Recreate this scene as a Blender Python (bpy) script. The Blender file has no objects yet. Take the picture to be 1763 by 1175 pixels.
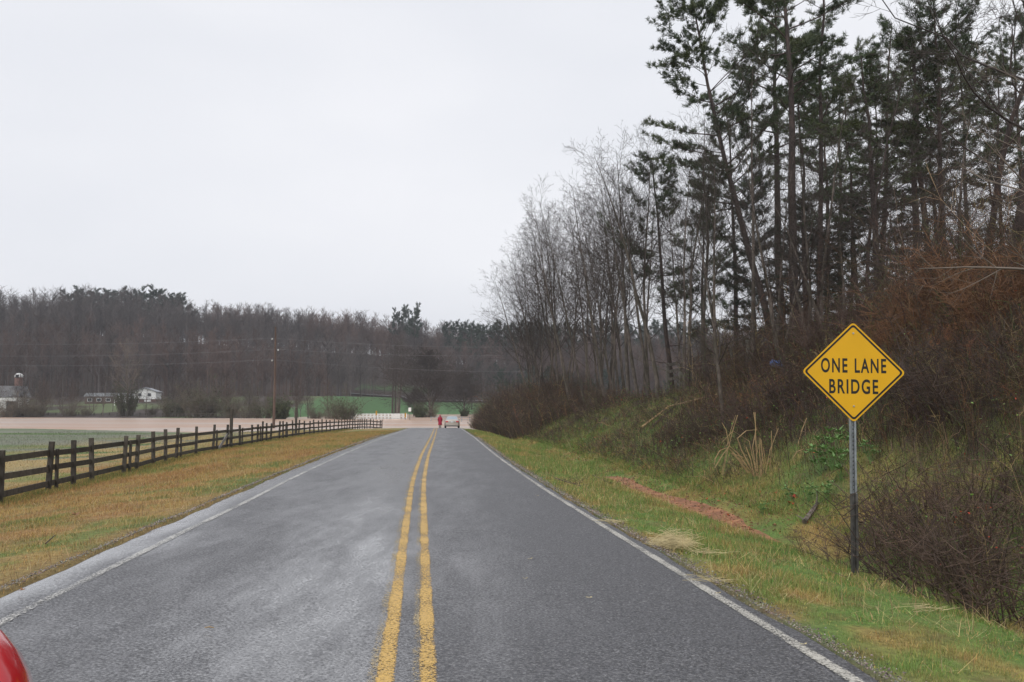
import bpy, math, random
import numpy as np
from mathutils import Vector, Matrix

# ------------------------------------------------------------------ scene, camera, light
S = bpy.context.scene
COL = S.collection
R = math.radians
PITCH = math.atan(112.5 / 1500)
cam_d = bpy.data.cameras.new("camera")
cam = bpy.data.objects.new("camera", cam_d)
COL.objects.link(cam)
cam_d.lens = 30.63
cam_d.sensor_width = 36
cam_d.clip_start = 0.05
cam_d.clip_end = 6000
cam.location = (0, 0, 0)
cam.rotation_euler = (R(90) + PITCH, 0, 0)
S.camera = cam

W = bpy.data.worlds.new("World")
S.world = W
W.use_nodes = True
nt = W.node_tree
bg = nt.nodes["Background"]
bg.inputs["Strength"].default_value = 0.1
sky = nt.nodes.new("ShaderNodeTexSky")
sky.sky_type = 'NISHITA'
sky.sun_disc = False
sky.sun_elevation = R(48)
sky.sun_rotation = R(200)
hs = nt.nodes.new("ShaderNodeHueSaturation")
hs.inputs["Saturation"].default_value = 0.12
nt.links.new(sky.outputs[0], hs.inputs["Color"])
tc = nt.nodes.new("ShaderNodeTexCoord")
mp = nt.nodes.new("ShaderNodeMapping")
mp.inputs["Scale"].default_value = (1, 1, 2.6)
nt.links.new(tc.outputs["Generated"], mp.inputs["Vector"])
nz = nt.nodes.new("ShaderNodeTexNoise")
nz.inputs["Scale"].default_value = 1.6
nz.inputs["Detail"].default_value = 3
nt.links.new(mp.outputs[0], nz.inputs["Vector"])
cr = nt.nodes.new("ShaderNodeValToRGB")
cr.color_ramp.elements[0].position = 0.3
cr.color_ramp.elements[0].color = (7.0, 7.25, 7.85, 1)
cr.color_ramp.elements[1].position = 0.72
cr.color_ramp.elements[1].color = (8.35, 8.45, 8.85, 1)
nt.links.new(nz.outputs["Fac"], cr.inputs["Fac"])
mx = nt.nodes.new("ShaderNodeMix")
mx.data_type = 'RGBA'
mx.inputs["Factor"].default_value = 0.93
nt.links.new(hs.outputs[0], mx.inputs["A"])
nt.links.new(cr.outputs[0], mx.inputs["B"])
nt.links.new(mx.outputs["Result"], bg.inputs["Color"])

sd = bpy.data.lights.new("sun", 'SUN')
sd.energy = 1.5
sd.angle = R(50)
sd.color = (1.0, 0.97, 0.93)
sun = bpy.data.objects.new("sun", sd)
COL.objects.link(sun)
_a, _e = R(200), R(48)
_dir = Vector((math.sin(_a) * math.cos(_e), math.cos(_a) * math.cos(_e), math.sin(_e)))
sun.rotation_euler = _dir.to_track_quat('Z', 'Y').to_euler()
sun.location = _dir * 50

S.view_settings.view_transform = 'Standard'
S.view_settings.look = 'None'
S.view_settings.exposure = 0.2
S.view_settings.gamma = 1.0
S.view_settings.use_curve_mapping = False
S.cycles.max_bounces = 5
S.cycles.diffuse_bounces = 2
S.cycles.glossy_bounces = 2
S.cycles.transparent_max_bounces = 12
S.cycles.volume_bounces = 0

RNG = np.random.default_rng(11)
rnd = random.Random(5)

# ------------------------------------------------------------------ helpers
CP, SP = math.cos(PITCH), math.sin(PITCH)


def at(u, v, d):
    """point on the photograph's ray (u, v) that lies d metres down the road"""
    r, up = u - 881.5, 587.5 - v
    y = 1500 * CP - up * SP
    z = 1500 * SP + up * CP
    return Vector((r * d / y, d, z * d / y))


def tag(o, label=None, cat=None, group=None, kind=None):
    if label: o["label"] = label
    if cat: o["category"] = cat
    if group: o["group"] = group
    if kind: o["kind"] = kind
    return o


def empty(name, loc=(0, 0, 0), rz=0.0, label=None, cat=None, group=None):
    o = bpy.data.objects.new(name, None)
    COL.objects.link(o)
    o.location = loc
    o.rotation_euler = (0, 0, rz)
    o.empty_display_size = 0.2
    return tag(o, label, cat, group)


def mesh_np(name, verts, quads=None, tris=None, mat=None, parent=None, smooth=False, col=None, colname="tint", uv=None):
    me = bpy.data.meshes.new(name)
    verts = np.asarray(verts, dtype=np.float32).reshape(-1, 3)
    q = np.zeros((0, 4), np.int32) if quads is None else np.asarray(quads, np.int32).reshape(-1, 4)
    t = np.zeros((0, 3), np.int32) if tris is None else np.asarray(tris, np.int32).reshape(-1, 3)
    me.vertices.add(len(verts))
    me.vertices.foreach_set("co", verts.ravel())
    nl = q.size + t.size
    me.loops.add(nl)
    li = np.concatenate([q.ravel(), t.ravel()]).astype(np.int32)
    me.loops.foreach_set("vertex_index", li)
    npol = len(q) + len(t)
    me.polygons.add(npol)
    tot = np.concatenate([np.full(len(q), 4), np.full(len(t), 3)]).astype(np.int32)
    st = np.concatenate([[0], np.cumsum(tot)[:-1]]).astype(np.int32) if npol else np.zeros(0, np.int32)
    me.polygons.foreach_set("loop_start", st)
    me.polygons.foreach_set("loop_total", tot)
    if smooth:
        me.polygons.foreach_set("use_smooth", np.ones(npol, bool))
    if col is not None:
        a = me.color_attributes.new(colname, 'FLOAT_COLOR', 'POINT')
        c = np.ones((len(verts), 4), np.float32)
        c[:, :3] = col
        a.data.foreach_set("color", c.ravel())
    if uv is not None:
        ul = me.uv_layers.new(name="UVMap")
        ul.data.foreach_set("uv", np.asarray(uv, np.float32)[li].ravel())
    me.update(calc_edges=True)
    me.validate()
    if mat: me.materials.append(mat)
    o = bpy.data.objects.new(name, me)
    COL.objects.link(o)
    if parent: o.parent = parent
    return o


class MB:
    """collects small solids and links them as one mesh"""
    def __init__(s):
        s.v, s.f = [], []

    def box(s, c, h, rz=0.0, m=None):
        c = Vector(c)
        M = m or Matrix.Rotation(rz, 3, 'Z')
        b = len(s.v)
        for x in (-1, 1):
            for y in (-1, 1):
                for z in (-1, 1):
                    s.v.append(c + M @ Vector((x * h[0], y * h[1], z * h[2])))
        for f in ((0, 1, 3, 2), (4, 6, 7, 5), (0, 4, 5, 1), (2, 3, 7, 6), (0, 2, 6, 4), (1, 5, 7, 3)):
            s.f.append([b + i for i in f])
        return s

    def beam(s, a, b, w, h):
        a, b = Vector(a), Vector(b)
        d = b - a
        x = d.normalized()
        y = Vector((0, 0, 1)).cross(x)
        if y.length < 1e-4: y = Vector((1, 0, 0))
        y.normalize()
        z = x.cross(y)
        M = Matrix((x, y, z)).transposed()
        return s.box((a + b) / 2, (d.length / 2, w / 2, h / 2), m=M)

    def tube(s, pts, rad, n=10, cap=True):
        pts = [Vector(p) for p in pts]
        if not hasattr(rad, '__len__'): rad = [rad] * len(pts)
        b = len(s.v)
        t0 = (pts[-1] - pts[0]).normalized()
        ref = Vector((1, 0, 0)) if abs(t0.x) < .8 else Vector((0, 1, 0))
        for i, p in enumerate(pts):
            t = (pts[min(i + 1, len(pts) - 1)] - pts[max(i - 1, 0)]).normalized()
            u = t.cross(ref).normalized()
            w = t.cross(u)
            for k in range(n):
                a = 2 * math.pi * k / n
                s.v.append(p + (u * math.cos(a) + w * math.sin(a)) * rad[i])
        for i in range(len(pts) - 1):
            for k in range(n):
                k2 = (k + 1) % n
                s.f.append([b + i * n + k, b + i * n + k2, b + (i + 1) * n + k2, b + (i + 1) * n + k])
        if cap:
            s.f.append([b + k for k in range(n)][::-1])
            s.f.append([b + (len(pts) - 1) * n + k for k in range(n)])
        return s

    def loft(s, rings, cap=True, closed=True):
        b = len(s.v)
        n = len(rings[0])
        for r_ in rings:
            s.v += [Vector(p) for p in r_]
        for i in range(len(rings) - 1):
            for k in range(n if closed else n - 1):
                k2 = (k + 1) % n
                s.f.append([b + i * n + k, b + i * n + k2, b + (i + 1) * n + k2, b + (i + 1) * n + k])
        if cap:
            s.f.append([b + k for k in range(n)][::-1])
            s.f.append([b + (len(rings) - 1) * n + k for k in range(n)])
        return s

    def prism(s, poly, y0, y1):
        """poly of (x, z) extruded from y0 to y1"""
        return s.loft([[(x, y0, z) for x, z in poly], [(x, y1, z) for x, z in poly]])

    def build(s, name, mat, parent=None, bevel=0, smooth=False, sub=0):
        me = bpy.data.meshes.new(name)
        me.from_pydata([tuple(v) for v in s.v], [], s.f)
        me.update()
        if smooth:
            for p in me.polygons: p.use_smooth = True
        me.materials.append(mat)
        o = bpy.data.objects.new(name, me)
        COL.objects.link(o)
        if parent: o.parent = parent
        if sub:
            m = o.modifiers.new("s", 'SUBSURF'); m.levels = sub; m.render_levels = sub
        if bevel:
            m = o.modifiers.new("b", 'BEVEL'); m.width = bevel; m.segments = 2; m.limit_method = 'ANGLE'
        return o


class Tubes:
    """many tapered twigs gathered into one mesh, batched in numpy"""
    def __init__(s):
        s.g = {}

    def add(s, pts, rad, n=3):
        s.g.setdefault((len(pts), n), []).append((pts, rad))

    def arrays(s):
        V, Q, off = [], [], 0
        for (k, n), L in s.g.items():
            P = np.array([a for a, _ in L], np.float64)
            Rr = np.array([b for _, b in L], np.float64)
            v, q = tube_arrays(P, Rr, n)
            V.append(v); Q.append(q + off); off += len(v)
        return np.concatenate(V), np.concatenate(Q)

    def build(s, name, mat, parent=None, smooth=True):
        v, q = s.arrays()
        return mesh_np(name, v, q, mat=mat, parent=parent, smooth=smooth)


def tube_arrays(P, Rr, n):
    N, k, _ = P.shape
    T = np.empty_like(P)
    T[:, 1:-1] = P[:, 2:] - P[:, :-2]
    T[:, 0] = P[:, 1] - P[:, 0]
    T[:, -1] = P[:, -1] - P[:, -2]
    T /= np.linalg.norm(T, axis=2, keepdims=True) + 1e-9
    tot = P[:, -1] - P[:, 0]
    ref = np.zeros((N, 3))
    ref[np.arange(N), np.argmin(np.abs(tot), axis=1)] = 1
    U = np.cross(T, ref[:, None, :])
    U /= np.linalg.norm(U, axis=2, keepdims=True) + 1e-9
    Wv = np.cross(T, U)
    a = np.arange(n) * 2 * np.pi / n
    V = P[:, :, None, :] + Rr[:, :, None, None] * (U[:, :, None, :] * np.cos(a)[None, None, :, None] + Wv[:, :, None, :] * np.sin(a)[None, None, :, None])
    base = (np.arange(N) * k * n)[:, None, None]
    i = np.arange(k - 1)[None, :, None] * n
    j = np.arange(n)[None, None, :]
    j2 = (j + 1) % n
    Q = np.stack([base + i + j, base + i + j2, base + i + n + j2, base + i + n + j], -1).reshape(-1, 4)
    return V.reshape(-1, 3), Q


def copy_tree(o, parent=None):
    c = o.copy()
    COL.objects.link(c)
    c.parent = parent
    for ch in list(o.children):
        copy_tree(ch, c)
    return c


def place(proto, used, loc, rz=0.0, sc=1.0, tilt=(0, 0), label=None, cat=None, group=None):
    if proto.name in used:
        o = copy_tree(proto)
        for k in ("label", "category", "group"):
            if k in o.keys(): del o[k]
    else:
        used.add(proto.name); o = proto
    o.location = loc
    o.rotation_euler = (Matrix.Rotation(tilt[1], 3, 'Y') @ Matrix.Rotation(tilt[0], 3, 'X') @ Matrix.Rotation(rz, 3, 'Z')).to_euler()
    o.scale = (sc, sc, sc) if not hasattr(sc, '__len__') else sc
    return tag(o, label, cat, group)


# numpy value noise
_tab = np.random.default_rng(3).random((256, 256))


def vnoise(x, y):
    xi, yi = np.floor(x).astype(int), np.floor(y).astype(int)
    fx, fy = x - xi, y - yi
    fx, fy = fx * fx * (3 - 2 * fx), fy * fy * (3 - 2 * fy)
    g = lambda a, b: _tab[a & 255, b & 255]
    return (g(xi, yi) * (1 - fx) + g(xi + 1, yi) * fx) * (1 - fy) + (g(xi, yi + 1) * (1 - fx) + g(xi + 1, yi + 1) * fx) * fy


def fbm(x, y, o=4):
    s, a, t = 0, 1.0, 0
    for k in range(o):
        s = s + a * vnoise(x * 2 ** k + 17.3 * k, y * 2 ** k + 5.1 * k)
        t += a; a *= .5
    return s / t


def sm(a, b, x):
    t = np.clip((x - a) / (b - a), 0, 1)
    return t * t * (3 - 2 * t)


# ------------------------------------------------------------------ materials
def newmat(name):
    m = bpy.data.materials.new(name)
    m.use_nodes = True
    return m, m.node_tree, m.node_tree.nodes["Principled BSDF"]


def mat(name, base, rough=.8, var=.25, scale=6.0, bump=0.0, attr=None, metal=0.0, spec=.4, stretch=(1, 1, 1), rnd_obj=0.0, second=None, coat=0.0):
    m, t, b = newmat(name)
    L = t.links.new
    tc = t.nodes.new("ShaderNodeTexCoord")
    mp = t.nodes.new("ShaderNodeMapping")
    mp.inputs["Scale"].default_value = stretch
    L(tc.outputs["Object"], mp.inputs["Vector"])
    n = t.nodes.new("ShaderNodeTexNoise")
    n.inputs["Scale"].default_value = scale
    n.inputs["Detail"].default_value = 4
    L(mp.outputs[0], n.inputs["Vector"])
    mr = t.nodes.new("ShaderNodeMapRange")
    mr.inputs["From Min"].default_value = .28
    mr.inputs["From Max"].default_value = .72
    mr.inputs["To Min"].default_value = 1 - var
    mr.inputs["To Max"].default_value = 1 + var
    L(n.outputs["Fac"], mr.inputs["Value"])
    vm = t.nodes.new("ShaderNodeVectorMath")
    vm.operation = 'SCALE'
    src = None
    if attr:
        a = t.nodes.new("ShaderNodeAttribute")
        a.attribute_name = attr
        src = a.outputs["Color"]
    elif second is not None:
        mc = t.nodes.new("ShaderNodeMix"); mc.data_type = 'RGBA'
        n2 = t.nodes.new("ShaderNodeTexNoise"); n2.inputs["Scale"].default_value = scale * .35
        L(mp.outputs[0], n2.inputs["Vector"])
        m2 = t.nodes.new("ShaderNodeMapRange"); m2.inputs["From Min"].default_value = .42; m2.inputs["From Max"].default_value = .6
        L(n2.outputs["Fac"], m2.inputs["Value"]); L(m2.outputs[0], mc.inputs["Factor"])
        mc.inputs["A"].default_value = (*base, 1); mc.inputs["B"].default_value = (*second, 1)
        src = mc.outputs["Result"]
    if src is not None: L(src, vm.inputs[0])
    else: vm.inputs[0].default_value = base
    sc = mr.outputs[0]
    if rnd_obj:
        oi = t.nodes.new("ShaderNodeObjectInfo")
        r2 = t.nodes.new("ShaderNodeMapRange")
        r2.inputs["To Min"].default_value = 1 - rnd_obj
        r2.inputs["To Max"].default_value = 1 + rnd_obj
        L(oi.outputs["Random"], r2.inputs["Value"])
        mu = t.nodes.new("ShaderNodeMath"); mu.operation = 'MULTIPLY'
        L(mr.outputs[0], mu.inputs[0]); L(r2.outputs[0], mu.inputs[1])
        sc = mu.outputs[0]
    L(sc, vm.inputs["Scale"])
    L(vm.outputs[0], b.inputs["Base Color"])
    b.inputs["Roughness"].default_value = rough
    b.inputs["Metallic"].default_value = metal
    b.inputs["Specular IOR Level"].default_value = spec
    b.inputs["Coat Weight"].default_value = coat
    if bump:
        bn = t.nodes.new("ShaderNodeBump")
        bn.inputs["Strength"].default_value = bump
        bn.inputs["Distance"].default_value = .02
        L(n.outputs["Fac"], bn.inputs["Height"])
        L(bn.outputs[0], b.inputs["Normal"])
    return m


M = {}
M['bark_grey'] = mat("bark_grey", (.125, .102, .086), .85, .45, 9, .5, stretch=(1, 1, .3), rnd_obj=.3, second=(.075, .065, .05))
M['bark_pine'] = mat("bark_pine", (.075, .055, .048), .9, .4, 10, .6, stretch=(1, 1, .35), rnd_obj=.2, second=(.045, .035, .032))
M['twig'] = mat("twig", (.060, .048, .042), .85, .3, 2, rnd_obj=.3)
M['twig_pale'] = mat("twig_pale", (.16, .13, .105), .85, .3, 2, rnd_obj=.2)
M['needle'] = mat("needle", (.050, .076, .032), .6, .45, 1.3, rnd_obj=.25, second=(.08, .098, .038))
M['needle_dark'] = mat("needle_dark", (.026, .045, .026), .6, .4, 1.3, rnd_obj=.25)
M['shrub_brown'] = mat("shrub_brown", (.085, .058, .047), .9, .4, 1.5, rnd_obj=.3)
M['shrub_orange'] = mat("shrub_orange", (.22, .115, .06), .9, .4, 1.5, second=(.17, .085, .045))
M['leaf_green'] = mat("leaf_green", (.16, .28, .09), .45, .35, 9)
M['ivy'] = mat("ivy", (.06, .075, .03), .6, .45, 1.0, rnd_obj=.2)
M['wood_dark'] = mat("fence_wood", (.065, .056, .045), .8, .4, 7, .3, stretch=(1, 1, 1), rnd_obj=.3)
M['galv'] = mat("galvanised_steel", (.30, .32, .34), .5, .25, 14, .1, metal=.6)
M['post_dark'] = mat("dark_steel", (.085, .08, .075), .6, .5, 9, .1, metal=.3)
M['bolt'] = mat("bolt_steel", (.6, .58, .5), .35, .1, 20, metal=.8)
M['sign_yellow'] = mat("sign_yellow", (.72, .385, .008), .42, .05, 2.2, spec=.35)
M['sign_black'] = mat("sign_black", (.012, .012, .012), .5, .1, 5)
M['white_paint'] = mat("white_paint", (.72, .72, .70), .6, .1, 3)
M['brick'] = mat("brick", (.14, .08, .065), .85, .3, 12)
M['roof'] = mat("shingle_roof", (.30, .31, .33), .8, .15, 6)
M['glass_dark'] = mat("window_glass", (.03, .035, .04), .12, .1, 3)
M['pole'] = mat("pole_wood", (.10, .065, .05), .85, .3, 5, stretch=(1, 1, .2))
M['wire'] = mat("wire", (.20, .20, .21), .5, .1, 3)
M['straw'] = mat("straw", (.60, .50, .28), .8, .3, 6)
M['reed'] = mat("reed", (.36, .25, .13), .8, .3, 6)
M['clay'] = mat("clay", (.34, .16, .08), .75, .4, 5, .5, second=(.25, .11, .06))
M['tyre'] = mat("tyre", (.02, .02, .02), .8, .1, 5)
M['rim'] = mat("rim", (.45, .45, .46), .35, .1, 5, metal=.8)
M['car_beige'] = mat("car_paint_beige", (.42, .37, .32), .3, .03, 2, metal=.3, coat=.5)
M['red_paint'] = mat("red_paint", (.55, .012, .02), .22, .04, 3, coat=1.0)
M['lamp_red'] = mat("lamp_red", (.55, .03, .03), .25, .1, 5, coat=1)
M['skin'] = mat("skin", (.5, .3, .22), .6, .05, 5)
M['coat_red'] = mat("coat_red", (.36, .02, .05), .75, .15, 14)
M['trousers'] = mat("trousers", (.03, .03, .035), .85, .1, 8)
M['leaf_red'] = mat("leaf_red", (.45, .06, .03), .6, .3, 8)
M['leaf_brown'] = mat("leaf_brown", (.26, .13, .06), .7, .3, 8)
M['blue'] = mat("blue_plastic", (.12, .25, .6), .5, .2, 6)
M['mirror'] = mat("mirror_glass", (.35, .38, .40), .05, .02, 5, metal=1.0)
M['black'] = mat("black_plastic", (.02, .02, .022), .5, .1, 8)

# ------------------------------------------------------------------ the lie of the land
_yy = np.arange(-60, 460, .5)


def _curve(pts, sig=5.0):
    a = np.interp(_yy, [p[0] for p in pts], [p[1] for p in pts])
    k = np.exp(-.5 * (np.arange(-40, 41) * .5 / sig) ** 2); k /= k.sum()
    ap = np.pad(a, 40, mode='reflect', reflect_type='odd')
    return np.convolve(ap, k, mode='valid')


XC = _curve([(-60, 6.5), (-10, 1.1), (0, .04), (6.2, -.58), (8, -.77), (10.9, -1.08), (15, -1.50), (21, -2.12), (34, -3.25), (59, -5.2), (98, -8.4), (111, -9.4), (130, -11), (460, -37)], 2.5)
ZR = _curve([(-60, -1.7), (0, -1.68), (6, -1.70), (11, -1.76), (15, -1.80), (21, -1.83), (34, -1.92), (59, -2.09), (98, -2.45), (111, -2.72), (125, -3.05), (160, -3.9), (460, -4)], 3.5)
xc = lambda y: np.interp(y, _yy, XC)
zr = lambda y: np.interp(y, _yy, ZR)
ip = lambda y, pts: np.interp(y, [p[0] for p in pts], [p[1] for p in pts])
bank = lambda y: .055 * (1 - sm(45, 95, y))
TF = [(-60, -9.6), (20, -9.75), (30, -10.2), (37, -10.9), (45, -11.5), (62, -11.6), (90, -11.2), (112, -11.1), (130, -11), (460, -11)]
ZF = [(-60, -2.2), (20, -2.25), (37, -2.3), (50, -2.4), (69, -2.47), (83, -2.6), (100, -2.8), (117, -3.0), (130, -3.3), (460, -4)]
HC = [(-60, 3.3), (10, 3.2), (18, 3.05), (25, 2.9), (30, 2.2), (35, 1.35), (45, .6), (60, 0), (80, -1.0), (100, -1.9), (115, -2.4), (130, -3.2), (460, -4)]
OC = [(-60, 11), (10, 11), (25, 11.5), (35, 10), (60, 9.5), (100, 7), (460, 7)]
ZW = -3.0


def G(x, y):
    x, y = np.broadcast_arrays(np.asarray(x, float), np.asarray(y, float))
    t = x - xc(y)
    z0 = zr(y)
    b = bank(y)
    road = z0 - np.minimum(t, 0) * b - .07
    # left verge and field
    zl = z0 + 3.5 * b - .02
    tf, zf = ip(y, TF), ip(y, ZF)
    f = np.clip((t + 3.5) / (tf + 3.5), 0, 1)
    verge = zl + (zf - zl) * (.75 * f + .25 * f * f) + .05 * (fbm(x * .6, y * .6) - .5)
    ys = np.interp(x, [-300, -71, -50, -39, -28, -20, -12], [140, 121, 109, 102, 94, 84, 118])
    field = np.clip(ZW + .0045 * (ys - y), ZW - .6, ZW + .35) + .07 * (fbm(x * .12 + 9, y * .12) - .5) * sm(4, -16, y - ys)
    field = np.where(y < ys, np.maximum(field, ZW + .01), field)
    puddle = np.exp(-(((x + 52) / 11) ** 2 + ((y - 62) / 2.6) ** 2) * 1.2)
    field = field - .16 * puddle
    g = sm(0, 16, tf - t)
    left = np.where(t > tf, verge, zf * (1 - g) + field * g)
    # right verge, ditch, bank
    off = t - 2.85
    zb = z0 - .04
    pr = np.interp(off, [0, 1.2, 2.5, 3.1, 3.5, 4.3], [0, -.10, -.30, -.52, -.52, -.30])
    hc, oc = ip(y, HC), ip(y, OC)
    f = np.clip((off - 4.3) / (oc - 4.3), 0, 1)
    n = fbm(x * .35 + 40, y * .35) - .5
    rise = (hc - (z0 - .34)) * (.45 * f + .55 * (f * f * (3 - 2 * f)))
    rb = zb + pr + rise + n * .9 * np.minimum(f * 3, 1) * np.clip(hc + 3, .3, 2) * .4
    plate = ip(y, [(-60, 3.4), (20, 3.3), (30, 3.3), (60, 3.6), (90, 3), (130, -3.2), (460, -4)])
    w = np.where(y < 28, 1.0, np.maximum(sm(-2.5, 2.5, x - .295 * y), 1 - sm(28, 33, y)))
    beyond = plate * w + (1 - w) * np.maximum(-2.9, -3.2)
    h = sm(0, 13, off - oc - .5 - 0 * w)
    right = rb * (1 - h) + (beyond + n * .5) * h
    z = np.where(t < -3.5, left, np.where(t > 2.85, right, road))
    # the flooded valley, the far bank and the wooded ridge
    sink = sm(118, 135, y)
    z = z * (1 - sink) + (-4.2) * sink
    yb = np.interp(x, [-400, -200, -75, -62, -48, 60, 200], [255, 250, 222, 232, 325, 325, 250])
    base = -3.1 + np.interp(y - yb, [-30, 0, 55, 90, 2000], [-1.2, 0, 3.6, 6.8, 8.0])
    Rr = np.interp(x, [-700, -300, -200, -80, -35, 60, 200, 700], [45, 38, 35, 28, 23, 21, 23, 30]) + 9 * (fbm(x * .014, y * .014 + 7) - .5)
    hill = (Rr - 2.5) * sm(0, 1, (y - np.interp(x, [-200, -60, 0, 100], [318, 385, 405, 380])) / 150.0)
    fall = sm(560, 1500, y) * .6
    far = base + hill * (1 - fall)
    wf = sm(190, 214, y)
    z = z * (1 - wf) + far * wf
    return z


gz = lambda x, y: float(G(x, y))

C_ = lambda *a: np.array(a, float)


def gcol(x, y):
    """colour of the soil, moss and turf, plus wet sheen painted on the field"""
    x, y = np.broadcast_arrays(np.asarray(x, float), np.asarray(y, float))
    t = x - xc(y)
    off = t - 2.85
    n1, n2, n3 = fbm(x * .5, y * .35 + 3), fbm(x * 1.7 + 50, y * 1.3), fbm(x * 4 + 9, y * 4)
    k = lambda a: a[..., None]
    tan, green, brown, rust = C_(.34, .235, .088), C_(.145, .185, .05), C_(.18, .115, .06), C_(.29, .155, .068)
    gl = sm(.45, .62, n1 * .45 + n2 * .55)
    left = tan * (1 - k(gl)) + green * k(gl)
    left = left * (1 - k(sm(.55, .75, n3)) * .6) + brown * k(sm(.55, .75, n3)) * .6
    left = left * (1 - k(sm(.52, .66, fbm(x * .9 + 80, y * .25))) * .6) + rust * k(sm(.52, .66, fbm(x * .9 + 80, y * .25))) * .6
    near_road = sm(-4.2, -3.55, t)
    left = left * (1 - k(near_road) * .55) + C_(.10, .085, .04) * k(near_road) * .55
    tf = ip(y, TF)
    fz = sm(.5, 7, tf - t)
    fgreen = C_(.12, .19, .06) * (1 - k(n2) * .4)
    grey = C_(.20, .20, .16)  # grey streaks paint the field's wet sheen into its colour
    fld = fgreen * (1 - k(sm(.35, .55, fbm(x * .07, y * .45))) * .85) + grey * k(sm(.35, .55, fbm(x * .07, y * .45))) * .85
    tanz = sm(22, 6, tf - t) * sm(.38, .52, n1)
    fld = fld * (1 - k(tanz)) + C_(.36, .27, .12) * k(tanz)
    left = left * (1 - k(fz)) + fld * k(fz)
    gg = sm(.36, .58, n1 * .5 + n2 * .5 + .05)
    right = C_(.31, .225, .08) * (1 - k(gg)) + C_(.13, .21, .05) * k(gg)
    right = right * (1 - k(sm(.58, .78, n3)) * .6) + brown * k(sm(.58, .78, n3)) * .6
    bk = sm(4.6, 7.6, off + (n2 - .5) * 2.5)
    moss = C_(.10, .15, .04) * (1 - k(sm(.42, .6, n2))) + C_(.085, .055, .042) * k(sm(.42, .6, n2))
    right = right * (1 - k(bk)) + moss * k(bk)
    hc, oc = ip(y, HC), ip(y, OC)
    cl = sm(.52, .85, (off - 4.3) / (oc - 4.3) + (n1 - .5) * .6) * (1 - sm(30, 40, y)) * sm(.35, .5, n2 + .1)
    clay = C_(.34, .125, .06)
    right = right * (1 - k(cl)) + clay * k(cl)
    clf = sm(11, 16, off) * sm(31, 36, y) * sm(.3, .5, n1)
    right = right * (1 - k(clf) * .8) + C_(.36, .16, .09) * k(clf) * .8
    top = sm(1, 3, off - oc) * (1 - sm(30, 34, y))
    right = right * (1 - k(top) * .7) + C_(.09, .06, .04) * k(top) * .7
    edge = sm(.35, .0, off) + 0 * y
    right = right * (1 - k(edge) * .7) + C_(.13, .11, .09) * k(edge) * .7
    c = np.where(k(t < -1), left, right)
    # beyond the water
    yb = np.interp(x, [-400, -200, -75, -62, -48, 60, 200], [255, 250, 222, 232, 325, 325, 250])
    leaf = C_(.058, .044, .037) * (1 + k(n1 - .5) * .6)
    lawn = sm(.45, .55, fbm(x * .05, y * .05)) * (y < 318)
    farc = leaf * (1 - k(lawn) * .8) + C_(.13, .17, .07) * k(lawn) * .8
    gf = (x > -68) * (x < 30) * (y < 399 - .12 * (x + 75)) * 1.0
    gf = np.maximum(gf, (x > -75) * (x < -40) * (np.abs(y - (430 + (x + 57) * .2)) < 7) * .7)
    farc = farc * (1 - k(gf)) + C_(.075, .155, .055) * (1 + .25 * k(n1 - .5)) * k(gf)
    wf = sm(185, 205, y)
    return c * (1 - k(wf)) + farc * k(wf)


def axis(parts):
    out = []
    for a, b, s0 in parts:
        out += list(np.arange(a, b, s0))
    return np.array(out + [parts[-1][1]])


ys_ = axis([(-40, 2, 3), (2, 30, .22), (30, 60, .4), (60, 130, .8), (130, 420, 3.5), (420, 600, 8), (600, 2400, 90)])
ts_ = np.concatenate([axis([(-900, -300, 60), (-300, -120, 9), (-120, -40, 1.8), (-40, -14, .7), (-14, -3.9, .3)]), [-3.7, -3.5, -3.35, -2, 0, 1.5, 2.7, 2.85, 2.95], axis([(3.1, 16, .22), (16, 32, .6), (32, 100, 3), (100, 300, 12), (300, 900, 60)])])
TT, YY = np.meshgrid(ts_, ys_)
XX = TT + xc(YY)
ZZ = G(XX, YY)
near = sm(70, 40, YY) * (TT > -40) * (TT < 20) * ((TT < -3.7) | (TT > 3.0))
ZZ = ZZ + near * .05 * (fbm(XX * 2.6, YY * 2.6, 3) - .5)
nr, nc = XX.shape
idx = np.arange(nr * nc).reshape(nr, nc)
Q = np.stack([idx[:-1, :-1], idx[:-1, 1:], idx[1:, 1:], idx[1:, :-1]], -1).reshape(-1, 4)

# ground material: turf colour from the vertex data, fine mottling, wet sheen painted into the low field's tint
gm, t, b = newmat("turf_and_soil")
L = t.links.new
a = t.nodes.new("ShaderNodeAttribute"); a.attribute_name = "tint"
tc = t.nodes.new("ShaderNodeTexCoord")
n = t.nodes.new("ShaderNodeTexNoise"); n.inputs["Scale"].default_value = 14; n.inputs["Detail"].default_value = 6; n.inputs["Roughness"].default_value = .7
L(tc.outputs["Object"], n.inputs["Vector"])
mr = t.nodes.new("ShaderNodeMapRange"); mr.inputs["From Min"].default_value = .3; mr.inputs["From Max"].default_value = .7; mr.inputs["To Min"].default_value = .45; mr.inputs["To Max"].default_value = 1.35
L(n.outputs["Fac"], mr.inputs["Value"])
vm = t.nodes.new("ShaderNodeVectorMath"); vm.operation = 'SCALE'
L(a.outputs["Color"], vm.inputs[0]); L(mr.outputs[0], vm.inputs["Scale"])
L(vm.outputs[0], b.inputs["Base Color"])
b.inputs["Roughness"].default_value = .85
b.inputs["Specular IOR Level"].default_value = .25
bn = t.nodes.new("ShaderNodeBump"); bn.inputs["Strength"].default_value = .6; bn.inputs["Distance"].default_value = .03
L(n.outputs["Fac"], bn.inputs["Height"]); L(bn.outputs[0], b.inputs["Normal"])
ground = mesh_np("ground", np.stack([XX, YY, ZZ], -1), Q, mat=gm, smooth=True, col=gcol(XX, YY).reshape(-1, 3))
tag(ground, kind="structure")

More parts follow.
